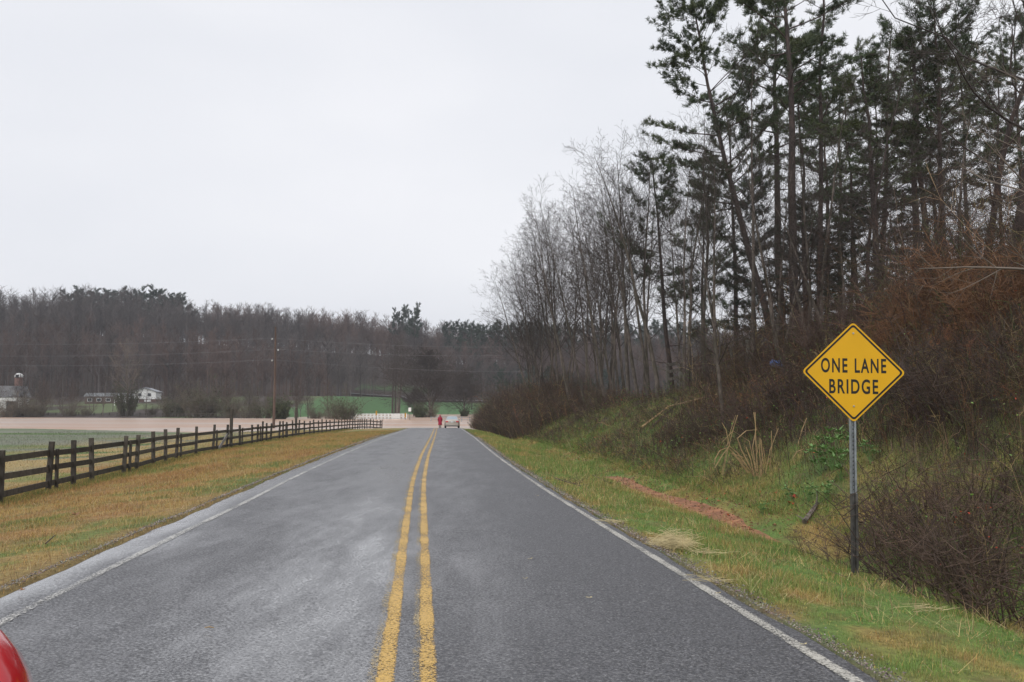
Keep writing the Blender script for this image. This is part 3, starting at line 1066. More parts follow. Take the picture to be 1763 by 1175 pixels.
cap.build("dome", M['white_paint'], si, smooth=True)
MB().box((.15, -1.25, ht + .35), (.42, .3, .5)).build("hatch", M['black'], si)

# ------------------------------------------------------------------ parked sedan


def sedan(name, loc, rz, paint_m, label):
    r = empty(name, loc, rz, label, "car")

    def ring(y, w, z0, zs, z1, inset=.06):
        return [(-w + .03, y, z0), (-w, y, z0 + .18), (-w - .01, y, zs - .08), (-w + inset, y, zs + .05), (-w * .72, y, z1), (0, y, z1 + .03),
                (w * .72, y, z1), (w - inset, y, zs + .05), (w + .01, y, zs - .08), (w, y, z0 + .18), (w - .03, y, z0)]
    st = [(-2.38, .72, .42, .72, .80), (-2.33, .80, .32, .86, .97), (-2.2, .86, .28, .92, 1.04), (-1.7, .90, .26, .94, 1.08), (-.9, .91, .24, .94, 1.02), (.2, .91, .24, .93, .98), (1.1, .90, .24, .90, .96), (1.9, .86, .26, .80, .87), (2.3, .74, .32, .66, .72)]
    MB().loft([ring(*a) for a in st]).build("body", paint_m, r, smooth=True, bevel=.0)
    gh = [(-1.62, .70, 1.02, .70, 1.05), (-.95, .74, .98, .56, 1.42), (-.2, .75, .98, .57, 1.47), (.35, .75, .96, .54, 1.42), (1.15, .72, .94, .66, .98)]
    MB().loft([[(-a, y, z0), (-b_, y, z1), (0, y, z1 + .02), (b_, y, z1), (a, y, z0)] for y, a, z0, b_, z1 in gh]).build("windows", mat("car_glass", (.30, .36, .40), .08, .03, 3, spec=.8), r, smooth=False)
    MB().loft([[(-b_ - .012, y, z1 - .02), (-b_ + .03, y, z1 + .025), (0, y, z1 + .045), (b_ - .03, y, z1 + .025), (b_ + .012, y, z1 - .02)] for y, a, z0, b_, z1 in gh[1:4]]).build("roof", paint_m, r, smooth=True)
    for s in (-1, 1):
        MB().beam((s * .715, -1.62, 1.03), (s * .585, -.95, 1.41), .05, .06).build("rear_pillar", paint_m, r)
        MB().box((s * .63, -2.345, .82), (.17, .045, .085)).build("tail_light", M['lamp_red'], r, bevel=.02)
        MB().box((s * .97, .75, 1.0), (.09, .05, .07)).build("wing_mirror", paint_m, r, bevel=.03)
    MB().box((0, -2.385, .80), (.16, .012, .08)).build("number_plate", M['white_paint'], r)
    MB().box((0, -2.36, .90), (.38, .02, .018)).build("trim", M['rim'], r)
    MB().box((0, -2.37, .44), (.78, .07, .13)).build("bumper", paint_m, r, bevel=.04)
    MB().box((0, -2.34, .29), (.74, .06, .06)).build("skirt", M['black'], r)
    for s in (-1, 1):
        for y in (-1.42, 1.38):
            wh = MB().tube([(s * .72, y, .32), (s * .74, y, .32), (s * .90, y, .32), (s * .925, y, .32)], [.30, .325, .325, .30], 24).build("wheel", M['tyre'], r)
            MB().tube([(s * .90, y, .32), (s * .932, y, .32)], [.21, .20], 16).build("rim", M['rim'], wh)
    return r


cd = 109.0
cp = at(778.2, 737, cd)
sedan("sedan", (cp.x, cd, float(zr(cd)) - .0), R(4.2), M['car_beige'], "pale beige sedan stopped in the right lane where the flood covers the road")

# ------------------------------------------------------------------ person in a long red coat
pd = 107.0
pp = at(757.6, 737, pd)
pr_ = empty("person", (pp.x, pd, float(zr(pd)) + .006), R(6), "person in a long red hooded coat walking away beside the beige sedan", "person")


def skin(name, V, E, rad, m, parent, sub=2, root=0):
    me = bpy.data.meshes.new(name)
    me.from_pydata(V, E, [])
    me.update()
    me.materials.append(m)
    o = bpy.data.objects.new(name, me)
    COL.objects.link(o); o.parent = parent
    md = o.modifiers.new("skin", 'SKIN'); md.use_smooth_shade = True
    for k, r_ in enumerate(rad):
        sv = me.skin_vertices[0].data[k]
        sv.radius = (r_, r_) if not hasattr(r_, '__len__') else r_
        sv.use_root = (k == root)
    s_ = o.modifiers.new("sub", 'SUBSURF'); s_.levels = sub; s_.render_levels = sub
    return o


V = [(0, 0, .84), (0, 0, 1.05), (0, 0, 1.26), (0, .0, 1.37), (0, .01, 1.46), (0, .02, 1.56)]
rad = [(.13, .1), (.115, .09), (.15, .095), (.055, .05), (.085, .09), (.06, .075)]
E = [(0, 1), (1, 2), (2, 3), (3, 4), (4, 5)]
for s, dy in ((-1, .10), (1, -.08)):
    b0 = len(V)
    V += [(s * .08, dy * .2, .78), (s * .085, dy * .8 + .02, .45), (s * .085, dy * 1.2 - .02, .09), (s * .09, dy * 1.2 + .12, .04)]
    rad += [.085, .06, .042, .035]
    E += [(0, b0), (b0, b0 + 1), (b0 + 1, b0 + 2), (b0 + 2, b0 + 3)]
    b0 = len(V)
    V += [(s * .17, 0, 1.28), (s * .215, -dy * .6, 1.03), (s * .20, -dy * .9 + .06, .82), (s * .20, -dy * .9 + .08, .75)]
    rad += [.055, .045, .032, (.02, .035)]
    E += [(2, b0), (b0, b0 + 1), (b0 + 1, b0 + 2), (b0 + 2, b0 + 3)]
    for j in range(5):
        b1 = len(V)
        fy_ = (j - 1.6) * .016
        ln_ = (.05, .062, .066, .06, .045)[j]
        V += [(s * (.20), -dy * .9 + .08 + fy_, .715), (s * .195, -dy * .9 + .085 + fy_ * 1.15, .715 - ln_)]
        rad += [.009, .007]
        E += [(b0 + 3, b1), (b1, b1 + 1)]
body = skin("body", V, E, rad, M['trousers'], pr_)
rg = []
for z, w, d in ((.36, .235, .175), (.40, .245, .18), (.62, .225, .165), (.86, .21, .155), (1.0, .19, .14), (1.15, .20, .14), (1.27, .205, .13), (1.35, .13, .10), (1.38, .08, .08)):
    rg.append([(w * math.cos(a) * (1 + .03 * math.sin(5 * a) * (z < .7)), d * math.sin(a), z) for a in np.linspace(0, 2 * math.pi, 19)[:-1]])
MB().loft(rg).build("coat", M['coat_red'], pr_, smooth=True)
for s, dy in ((-1, .10), (1, -.08)):
    MB().tube([(s * .16, 0, 1.30), (s * .215, -dy * .3, 1.16), (s * .235, -dy * .6, 1.02), (s * .215, -dy * .9 + .05, .82)], [.075, .07, .062, .052], 12).build("sleeve", M['coat_red'], pr_, smooth=True)
    MB().tube([(s * .085, dy * 1.2 - .02, .2), (s * .085, dy * 1.2 - .02, .05)], [.06, .055], 10).box((s * .088, dy * 1.2 + .05, .035), (.045, .13, .035)).build("boot", M['black'], pr_)
hd = [(0.02, 1.36), (.09, 1.38), (.115, 1.46), (.11, 1.55), (.075, 1.61), (.02, 1.635)]
MB().loft([[(r_ * math.cos(a), .01 + r_ * 1.08 * math.sin(a), z) for a in np.linspace(0, 2 * math.pi, 15)[:-1]] for r_, z in hd]).build("hood", mat("hood_pink", (.40, .13, .14), .8, .1, 8), pr_, smooth=True)
fc = MB().loft([[(r_ * math.cos(a), .075 + r_ * .8 * math.sin(a), z) for a in np.linspace(0, 2 * math.pi, 13)[:-1]] for r_, z in ((.03, 1.385), (.06, 1.42), (.07, 1.48), (.06, 1.54), (.03, 1.58))])
fc.box((0, .145, 1.475), (.012, .018, .022)); fc.box((-.025, .127, 1.50), (.012, .008, .007)); fc.box((.025, .127, 1.50), (.012, .008, .007)); fc.box((0, .125, 1.435), (.025, .008, .005))
fc.build("face", M['skin'], pr_, smooth=True)

# ------------------------------------------------------------------ red car mirror at the lower left corner
rc = empty("red_car", (-1.0, .2, -1.7), 0, "red car at the bottom left corner showing only the curved edge of its door mirror", "car")
rc_o = Vector((1.0, -.2, 1.7))
mc_ = at(-135, 1285, .95) + rc_o
prof = []
for k in range(28):
    a = 2 * math.pi * k / 28
    ca, sa = math.cos(a), math.sin(a)
    prof.append((.100 * ca, .140 * sa))
tl = Matrix.Rotation(R(-4), 3, 'Y')
rings = []
for y, k_ in ((.004, .84), (-.006, .88), (-.006, .96), (.010, 1.0), (.045, .96), (.08, .8), (.10, .5), (.108, .15)):
    rings.append([mc_ + tl @ Vector((x * k_, y, z * k_)) for x, z in prof])
hsg = MB().loft(rings, cap=False).build("mirror_housing", M['red_paint'], rc, smooth=True)
MB().loft([[mc_ + tl @ Vector((x * .845, .002, z * .845)) for x, z in prof], [mc_ + tl @ Vector((x * .845, .006, z * .845)) for x, z in prof]]).build("mirror_glass", M['mirror'], hsg)
MB().beam(mc_ + Vector((-.03, .05, -.05)), mc_ + Vector((-.16, .06, -.18)), .05, .05).build("mirror_arm", M['red_paint'], rc, bevel=.01)
st = []
for y, w, zt in ((-2.6, .7, .55), (-2.4, .85, .8), (-1.2, .9, .92), (.6, .9, .92), (1.0, .88, .86), (1.5, .8, .62)):
    st.append([(-w, y, .25), (-w, y, zt * .8), (-w * .85, y, zt), (w * .85, y, zt), (w, y, zt * .8), (w, y, .25)])
cb = MB().loft(st)
cb.v = [v + Vector((-.62, 0, 0)) for v in cb.v]
cb.build("body", M['red_paint'], rc, bevel=.03)
for s in (-1, 1):
    for y in (-1.7, .75):
        MB().tube([(-.62 + s * .7, y, .33), (-.62 + s * .92, y, .33)], [.33, .33], 24).build("wheel", M['tyre'], rc)

# ------------------------------------------------------------------ trees


def tree_branch(T, p, d, L, r, lev, q, rg):
    """one limb and, recursively, what grows from it"""
    K = q['K'][lev]
    pts, rad = [p], [r]
    st = L / (K - 1)
    cur, dd = Vector(p), Vector(d)
    tip = q.get('tip', .25) if lev else q.get('tip0', .08)
    for i in range(1, K):
        wob = q['wob'][lev]
        dd = (dd + Vector((rg.gauss(0, wob), rg.gauss(0, wob), rg.gauss(0, wob * .7) + q['up'][lev]))).normalized()
        cur = cur + dd * st
        pts.append(tuple(cur)); rad.append(r * (1 - (1 - tip) * i / (K - 1)))
    T[min(lev, len(T) - 1)].add([tuple(x) for x in pts], rad, q['sides'][lev])
    if lev >= len(q['n']): return
    n = q['n'][lev]
    f0 = q['start'][lev]
    az = rg.uniform(0, 6.28)
    for k in range(n):
        f = f0 + (1 - f0) * (k + rg.random()) / n
        f = min(f, .98)
        s = f * (K - 1); i = int(s); g = s - i
        a, b = Vector(pts[i]), Vector(pts[i + 1])
        base = a.lerp(b, g)
        ax = (b - a).normalized()
        az += 2.4 + rg.uniform(-.5, .5)
        ref = Vector((0, 0, 1)) if abs(ax.z) < .9 else Vector((1, 0, 0))
        u = ax.cross(ref).normalized(); w = ax.cross(u)
        ang = R(q['ang'][lev] + rg.gauss(0, 9))
        nd = ax * math.cos(ang) + (u * math.cos(az) + w * math.sin(az)) * math.sin(ang)
        if lev == 0:
            Lc = q['len0'](f) * rg.uniform(.7, 1.25)
        else:
            Lc = L * q['ratio'][lev] * (1.15 - .6 * f) * rg.uniform(.7, 1.3)
        rr = r * (1 - (1 - tip) * f) * q['rr'][lev] * rg.uniform(.75, 1.1)
        tree_branch(T, base, nd, Lc, max(rr, q['rmin']), lev + 1, q, rg)


def bare_tree(seed, H=18, r=.16, start=.35, n=(20, 6, 4, 2), ang=(42, 40, 38, 35), len0=None, lean=(0, 0), wob=(.035, .06, .06, .06, .05), up=(.01, .045, .04, .03, 0), name="bare_tree", bark='bark_grey', tw='twig', rmin=.0085, rr=(.38, .5, .55, .6), ratio=(0, .48, .55, .6), K=(10, 6, 4, 3, 2)):
    rg = random.Random(seed)
    q = dict(K=K, wob=wob, up=up, n=n, start=(start, .12, .15, .2), ang=ang, ratio=ratio, rr=rr, sides=(9, 4, 3, 3, 3), rmin=rmin,
             len0=len0 or (lambda f: H * .33 * (1.12 - .8 * max(0, (f - start) / (1 - start)))))
    T = [Tubes(), Tubes()]
    d = Vector((lean[0], lean[1], 1)).normalized()
    tree_branch(T, (0, 0, -.3), d, H, r, 0, q, rg)
    o = empty(name)
    T[0].build("trunk", M[bark], o)
    T[1].build("crown", M[tw], o)
    return o


def needles(C, D, n, ln, w, rg, spread=.75):
    """tufts of needles: centres C, directions D"""
    N = len(C)
    d = D[:, None, :] * .7 + rg.normal(0, spread * .62, (N, n, 3))
    d[..., 2] += .10
    d /= np.linalg.norm(d, axis=2, keepdims=True)
    s = np.cross(d, rg.normal(0, 1, (N, n, 3)))
    s /= np.linalg.norm(s, axis=2, keepdims=True) + 1e-9
    L = ln * rg.uniform(.6, 1.25, (N, n, 1))
    c = C[:, None, :] + rg.normal(0, ln * .18, (N, n, 3))
    tri = np.stack([c - s * w / 2, c + s * w / 2, c + d * L], 2).reshape(-1, 3)
    return tri, np.arange(len(tri)).reshape(-1, 3)


def pine_tree(seed, H=20, r=.18, start=.4, nl=36, Lm=3.2, lean=(0, 0), tufts=6, nn=15, ln=.25, nw=.034, subs=6, name="pine_tree", leaf='needle', dead=6, droop=0.0, prof=None, sub_l=.9):
    rg = random.Random(seed); ng = np.random.default_rng(seed)
    Tt, Tb = Tubes(), Tubes()
    pts, rad = [], []
    K = 10
    dx = dy = 0
    for i in range(K):
        f = i / (K - 1)
        dx += rg.gauss(0, .012) * H / K * 3; dy += rg.gauss(0, .012) * H / K * 3
        pts.append((lean[0] * H * f + dx, lean[1] * H * f + dy, H * f - .3)); rad.append(r * (1 - .85 * f ** 1.3))
    Tt.add(pts, rad, 10)
    C, D = [], []
    prof = prof or (lambda g: (.55 + .9 * g) if g < .45 else (.96 - 1.0 * (g - .45) / .55 * .9))
    for k in range(nl + dead):
        isdead = k >= nl
        g = (k + rg.random()) / nl if not isdead else 0
        f = start + (1 - start) * min(g, .995) if not isdead else rg.uniform(start * .45, start + .1)
        s = min(f, .999) * (K - 1); i = int(s)
        p = Vector(pts[i]).lerp(Vector(pts[i + 1]), s - i)
        az = rg.uniform(0, 6.283)
        el = R(rg.uniform(-5, 28) + 28 * g) if not isdead else R(rg.uniform(-25, 25))
        L = Lm * prof(g) * rg.uniform(.55, 1.25) if not isdead else Lm * rg.uniform(.2, .6)
        d = Vector((math.cos(az) * math.cos(el), math.sin(az) * math.cos(el), math.sin(el)))
        lp = [tuple(p)]; cur = p.copy(); dd = d.copy()
        for j in range(5):
            dd = (dd + Vector((rg.gauss(0, .12), rg.gauss(0, .12), rg.gauss(0, .06) + .05 - droop))).normalized()
            cur = cur + dd * L / 5; lp.append(tuple(cur))
        rb = max(.018, r * .28 * (1 - .7 * g)) * (L / Lm) ** .5
        Tb.add(lp, [rb * (1 - .8 * j / 5) for j in range(6)], 4)
        if isdead:
            for j in range(3):
                a = Vector(lp[2 + j]); e = a + Vector((rg.gauss(0, .3), rg.gauss(0, .3), rg.gauss(0, .2)))
                Tb.add([tuple(a), tuple(a.lerp(e, .5)), tuple(e)], [.01, .008, .005], 3)
            continue
        ns = max(2, int(subs * (.5 + L / Lm * .6)))
        for j in range(ns):
            fs = .28 + .72 * (j + rg.random()) / ns
            ss = min(fs, .99) * 5; ii = int(ss)
            a = Vector(lp[ii]).lerp(Vector(lp[ii + 1]), ss - ii)
            ax = (Vector(lp[ii + 1]) - Vector(lp[ii])).normalized()
            sd_ = ax.cross(Vector((0, 0, 1))).normalized() * (1 if j % 2 else -1)
            e = (ax * rg.uniform(.4, 1) + sd_ * rg.uniform(.2, 1.0) + Vector((0, 0, rg.uniform(-.1, .18)))).normalized()
            sl = sub_l * rg.uniform(.5, 1.3)
            m_ = a + e * sl * .5 + Vector((0, 0, .04)); t_ = a + e * sl + Vector((0, 0, .12))
            Tb.add([tuple(a), tuple(m_), tuple(t_)], [.014, .010, .006], 3)
            for q in range(tufts):
                fq = .3 + .7 * (q + rg.random()) / tufts
                c = a.lerp(t_, fq) + Vector((rg.gauss(0, .09), rg.gauss(0, .09), rg.gauss(0, .05)))
                C.append(tuple(c)); D.append(tuple((e + Vector((rg.gauss(0, .4), rg.gauss(0, .4), .2))).normalized()))
    o = empty(name)
    Tt.build("trunk", M['bark_pine'], o)
    cw = Tb.build("crown", M['bark_pine'], o)
    v, t_ = needles(np.array(C), np.array(D), nn, ln, nw, ng)
    mesh_np("foliage", v, tris=t_, mat=M[leaf], parent=cw)
    return o


def shrub(seed, h=1.6, rad=.7, n=40, name="bare_shrub", m='shrub_brown', tw=7, leafm=None, leaves=0, fine=.004, lsz=.05):
    rg = random.Random(seed)
    T = Tubes(); C, D = [], []
    for k in range(n):
        a = rg.uniform(0, 6.283); rr = rad * .5 * rg.random() ** .5
        p = Vector((math.cos(a) * rr, math.sin(a) * rr, -.05))
        d = Vector((math.cos(a) * rg.uniform(0, rad / h * 1.3), math.sin(a) * rg.uniform(0, rad / h * 1.3), 1)).normalized()
        L = h * rg.uniform(.4, 1.0) * (1.35 if rg.random() < .2 else .85)
        pts = [tuple(p)]; cur = p.copy()
        for j in range(4):
            d = (d + Vector((rg.gauss(0, .12), rg.gauss(0, .12), rg.gauss(0, .05)))).normalized()
            cur = cur + d * L / 4; pts.append(tuple(cur))
        r0 = fine * 2.2 * rg.uniform(.7, 1.6)
        T.add(pts, [r0, r0 * .8, r0 * .6, r0 * .45, r0 * .25], 3)
        for j in range(tw):
            f = rg.uniform(.2, .98) * 4; i = min(int(f), 3)
            a_ = Vector(pts[i]).lerp(Vector(pts[i + 1]), f - i)
            e = Vector((rg.gauss(0, 1), rg.gauss(0, 1), rg.uniform(-.1, 1.1))).normalized()
            tl_ = L * rg.uniform(.12, .4)
            m_ = a_ + e * tl_ * .5; e2 = (e + Vector((rg.gauss(0, .35), rg.gauss(0, .35), .15))).normalized()
            t_ = m_ + e2 * tl_ * .5
            T.add([tuple(a_), tuple(m_), tuple(t_)], [r0 * .5, r0 * .38, r0 * .2], 3)
            for q in range(leaves):
                c = a_.lerp(t_, rg.random()) + Vector((rg.gauss(0, .04), rg.gauss(0, .04), rg.gauss(0, .04)))
                C.append(tuple(c)); D.append((rg.gauss(0, 1), rg.gauss(0, 1), rg.uniform(-.2, 1)))
    o = empty(name)
    T.build("stems", M[m], o)
    if C:
        D = np.array(D); D /= np.linalg.norm(D, axis=1, keepdims=True)
        v, t_ = needles(np.array(C), D, 3, lsz, lsz * .7, np.random.default_rng(seed))
        mesh_np("leaves", v, tris=t_, mat=M[leafm], parent=o)
    return o


used = set()
slim = [bare_tree(21, 17, .14), bare_tree(22, 19, .15, start=.42, ang=(36, 38, 36, 34)), bare_tree(23, 16, .12, start=.3, n=(23, 6, 4, 2)), bare_tree(24, 18, .17, start=.38, lean=(-.06, 0), wob=(.05, .08, .1, .1, .1)), bare_tree(25, 14, .10, start=.3, n=(18, 6, 4, 2), ang=(38, 40, 38, 35))]
mist = "one of the slender bare trees packed along the crest of the right roadside bank"
mg = "slender bare trees along the bank crest"
# trees one can single out, by their foot in the photograph: (u, d, top v, proto, rotation, tilt, label)
solo = [
    (1082, 61, 192, 0, 0.3, (0, -.02), "bare tree lowest down the bank at the left end of the clear trunks"),
    (1117, 53, 205, 1, 1.9, (0, -.03), "bare tree with paired thin trunks just right of the lowest bank tree"),
    (1134, 50, 190, 3, 3.6, (0, -.09), "dark-stemmed bare tree leaning left over the bank"),
    (1179, 43, 215, 2, 2.2, (0, .02), "greenish-barked bare tree standing furthest down the mossy bank"),
    (1219, 40, 160, 3, 5.1, (0, -.01), "thick straight bare tree beside the plank fence remnant on the crest"),
    (1232, 39, 175, 1, 4.0, (0, .02), "reddish slim bare tree close behind the thick crest tree"),
    (1297, 33.5, 40, 1, .8, (0, .01), "tall pale-barked bare tree standing left of the yellow sign with ascending limbs"),
]
for u, d, tv, pi_, rz, tl_, lb in solo:
    g = ground_at(u, d)
    H = (at(u, tv, d).z - g.z) * .90
    place(slim[pi_], used, g - Vector((0, 0, .1)), rz, H / (17, 19, 16, 18, 14)[pi_], tl_, lb, "tree", mg)
rg = random.Random(77)
k = 0
spots = []
while len(spots) < 25:
    d = 30 + 92 * rg.random() ** .8
    off = rg.uniform(8.3, 19) if d < 70 else rg.uniform(5.5, 19)
    x = float(xc(d)) + 2.85 + off
    u = 881.5 + 1503 * x / d
    if u > 1275 or u < 905: continue
    if any((x - a) ** 2 + (d - b_) ** 2 < 1.2 for a, b_ in spots): continue
    spots.append((x, d))
    tv = np.interp(u, [905, 952, 1010, 1081, 1130, 1200, 1300], [470, 335, 262, 215, 215, 215, 190]) + rg.uniform(0, 110)
    z = gz(x, d)
    H = max(5, ((700 - tv) / 1503 * d - z) * .86)
    pi_ = rg.randrange(5)
    s_ = H / (17, 19, 16, 18, 14)[pi_]
    place(slim[pi_], used, (x, d, z - .1), rg.uniform(0, 6.28), (max(s_, .75), max(s_, .75), s_), (rg.gauss(0, .03), rg.gauss(-.03, .035)), mist, "tree", mg)

# small trees leaning out over the road at the left end of the row
for u, d, tv, rz in ((938, 88, 400, .5), (962, 84, 370, 2.0), (985, 76, 350, 3.1), (915, 97, 450, 1.2), (1010, 72, 330, 4.4)):
    g = ground_at(u, d)
    H = at(u, tv, d).z - g.z
    place(slim[2], used, g - Vector((0, 0, .1)), rz, (.95, .95, H / 16), (0, -.13), mist, "tree", mg)

for u, d, tv, rz, tl in ((922, 96, 460, .9, -.24), (948, 90, 425, 2.6, -.22), (968, 86, 395, 4.0, -.2), (935, 101, 480, 5.2, -.28), (992, 80, 370, 1.7, -.18), (1045, 68, 330, 3.0, -.14), (1100, 58, 300, .4, -.12)):
    g = ground_at(u, d)
    H = at(u, tv, d).z - g.z
    place(slim[0], used, g - Vector((0, 0, .1)), rz, (1.05, 1.05, H / 17), (0, tl), mist, "tree", mg)

# pines
pA = pine_tree(1, 24, .27, start=.60, nl=26, Lm=5.0, subs=9, tufts=8, nn=18, nw=.036)
pB = pine_tree(2, 24, .17, start=.46, nl=24, Lm=3.3, tufts=7, subs=7, nw=.032)
pC = pine_tree(3, 25, .24, start=.46, nl=44, Lm=6.2, subs=11, tufts=7, nn=19, nw=.038, sub_l=1.1)
pD = pine_tree(4, 17, .17, start=.42, nl=27, Lm=3.7, subs=8, tufts=7, nw=.032)
pE = pine_tree(5, 21, .19, start=.35, nl=34, Lm=3.9, subs=8, tufts=7, nw=.032)
pF = pine_tree(6, 16, .16, start=.12, nl=50, Lm=3.0, leaf='needle_dark', droop=.03, subs=7, dead=0, prof=lambda g: 1.05 - .85 * g)
pH = {pA.name: 24, pB.name: 24, pC.name: 25, pD.name: 17, pE.name: 21, pF.name: 16}
pg = "pines on the right bank"


def pine(proto, u, d, tv, rz, tl_, lb, wide=1.0, grp=pg, by=None):
    g = ground_at(u, d)
    H = (700 - tv) / 1503 * d - g.z
    s_ = H / pH[by or proto.name]
    w_ = wide * max(s_, .8)
    return place(proto, used, g - Vector((0, 0, .2)), rz, (w_, w_, s_), tl_, lb, "tree", grp)


pine(pA, 1372, 38, -150, .4, (0, .0), "thickest straight pine trunk, foliage only at the top of the picture")
pine(pB, 1412, 40, -190, 1.4, (0, .01), "slim straight pine just right of the thickest pine trunk", .9)
pine(pC, 1352, 47, -60, 2.2, (0, -.215), "large pine leaning left with the broad crown that reaches furthest into the sky")
pine(pD, 1160, 62, 252, 3.3, (0, -.06), "medium pine standing among the slender bare trees left of the big pines")
pine(pE, 1262, 55, 170, .9, (0, -.02), "bushy pine behind the pale bare tree, below the large leaning pine")
pine(pE, 1210, 66, 285, 2.9, (0, .02), "shorter pine seen between the crest trees left of the pale bare tree", .9)
pine(pB, 1540, 36, 55, 2.5, (0, -.08), "crooked leaning pine above the right corner of the yellow sign", 1.25)
pine(pD, 1610, 42, 30, 5.2, (0, -.05), "leaning pine with long bare limbs right of the crooked pine", 1.2)
pine(pF, 1395, 44, 345, 1.0, (0, 0), "dense dark low evergreen behind the two straight pine trunks", 1.1)
pine(pF, 1300, 52, 300, 2.0, (0, 0), "dark low evergreen behind the pale bare tree", 1.0)
pine(pF, 1470, 46, 330, 3.5, (0, 0), "dense dark evergreen directly above the yellow sign", 1.15)
pine(pF, 1560, 50, 370, 4.2, (0, 0), "bluish low evergreen right of the one above the yellow sign", 1.2)
pine(pE, 1500, 52, 130, 1.2, (0, .03), "full-crowned pine standing behind the crooked leaning pine")
back = "one of the crowded tall pines forming the dark background wood on the hilltop"
rg = random.Random(9)
for k in range(15):
    u = 1330 + 560 * (k + rg.random() * .9) / 15
    d = rg.uniform(40, 78)
    tv = rg.uniform(-60, 210)
    pine([pA, pB, pD, pE, pB, pE][k % 6], u, d, tv, rg.uniform(0, 6.28), (rg.gauss(0, .02), rg.gauss(0, .03)), back, 1.0)
for k in range(9):
    u = 1320 + 560 * (k + rg.random()) / 9
    pine(pF, u, rg.uniform(50, 80), rg.uniform(380, 450), rg.uniform(0, 6), (0, 0), "one of the low dark evergreens filling the gaps beneath the hilltop pines", 1.3, "low evergreens under the hilltop pines")

# big spreading hardwood at the right edge, its limbs reaching left across the pines
oak = bare_tree(63, 15, .165, start=.28, n=(17, 9, 7, 5), ang=(58, 48, 42, 38), wob=(.12, .24, .22, .18, .14), up=(.01, .05, .03, .02, 0), name="oak_tree", tw='twig', bark='bark_pine', len0=lambda f: 7.4 * (1.15 - .75 * f), rr=(.36, .5, .5, .55), rmin=.007, K=(9, 9, 6, 4, 3), ratio=(0, .36, .42, .5))
g = ground_at(1752, 22.5)
place(oak, used, g - Vector((0, 0, .3)), 2.9, 1.0, (0, -.02), "large crooked hardwood at the right edge spreading heavy limbs over the hilltop", "tree")
g = ground_at(1700, 27)
place(oak, used, g - Vector((0, 0, .3)), 3.9, (.8, .8, .9), (0, -.04), "second crooked hardwood just left of the large one, its limbs tangled in the pines", "tree")
g = ground_at(1500, 31)
place(oak, used, g - Vector((0, 0, .3)), 5.3, (.55, .55, .8), (0, .02), "small twisting hardwood on the crest above the yellow sign", "tree")
for k, (u, d, tv, rz) in enumerate(((1345, 33, 330, .2), (1430, 30, 300, 1.0), (1395, 31, 380, 2.8), (1600, 28, 230, 4), (1655, 30, 150, 2), (1340, 36, 240, 5), (1560, 32, 300, 3.3), (1475, 29, 380, 0), (1730, 25, 260, 1))):
    g = ground_at(u, d)
    H = (700 - tv) / 1503 * d - g.z
    place(slim[4 if k % 2 else 2], used, g - Vector((0, 0, .1)), rz, (.75, .75, H / (14 if k % 2 else 16)), (rg.gauss(0, .06), rg.gauss(0, .06)), "one of the thin bare saplings growing under the pines above the yellow sign", "tree", "bare saplings under the pines")

rg = random.Random(31)
for k in range(12):
    u = rg.uniform(1240, 1740); d = rg.uniform(27, 44)
    g = ground_at(u, d); H = rg.uniform(5, 10)
    place(slim[4 if k % 2 else 2], used, g - Vector((0, 0, .1)), rg.uniform(0, 6), (.7, .7, H / (14 if k % 2 else 16)), (rg.gauss(0, .1), rg.gauss(0, .12)), "one of the thin bare saplings growing under the pines above the yellow sign", "tree", "bare saplings under the pines")

# arching bare boughs that enter the frame from the right edge
bough = Tubes()
rg = random.Random(4)
bb = ground_at(1850, 16)
bq_ = dict(K=(8, 7, 4, 3), wob=(.05, .09, .12, .1), up=(.0, .0, .02, 0), n=(16, 8, 4), start=(.15, .1, .1), ang=(70, 35, 35), ratio=(0, .4, .5), rr=(.45, .6, .6), sides=(8, 4, 3, 3), rmin=.004, len0=lambda f: 3.0 * (1.2 - .6 * f))
TT_ = [Tubes(), Tubes()]
tree_branch(TT_, (0, 0, -.2), Vector((-.12, -.05, 1)).normalized(), 5.0, .09, 0, bq_, rg)
bo = empty("bare_tree", bb, 0, "small bare tree at the right edge whose pale arching twigs cross the red clay", "tree")
TT_[0].build("trunk", M['bark_grey'], bo); TT_[1].build("crown", M['twig_pale'], bo)

# ------------------------------------------------------------------ far bank trees
def low_tree(seed, H=11, m='twig', n=(16, 6, 5), start=.25, r=.16, ang=(45, 42, 40), name="bare_tree"):
    return bare_tree(seed, H, r, start=start, n=n, ang=ang, rmin=.022, tw=m, name=name, len0=lambda f: H * .36 * (1.15 - .75 * f), K=(7, 5, 3, 2), rr=(.42, .5, .6))


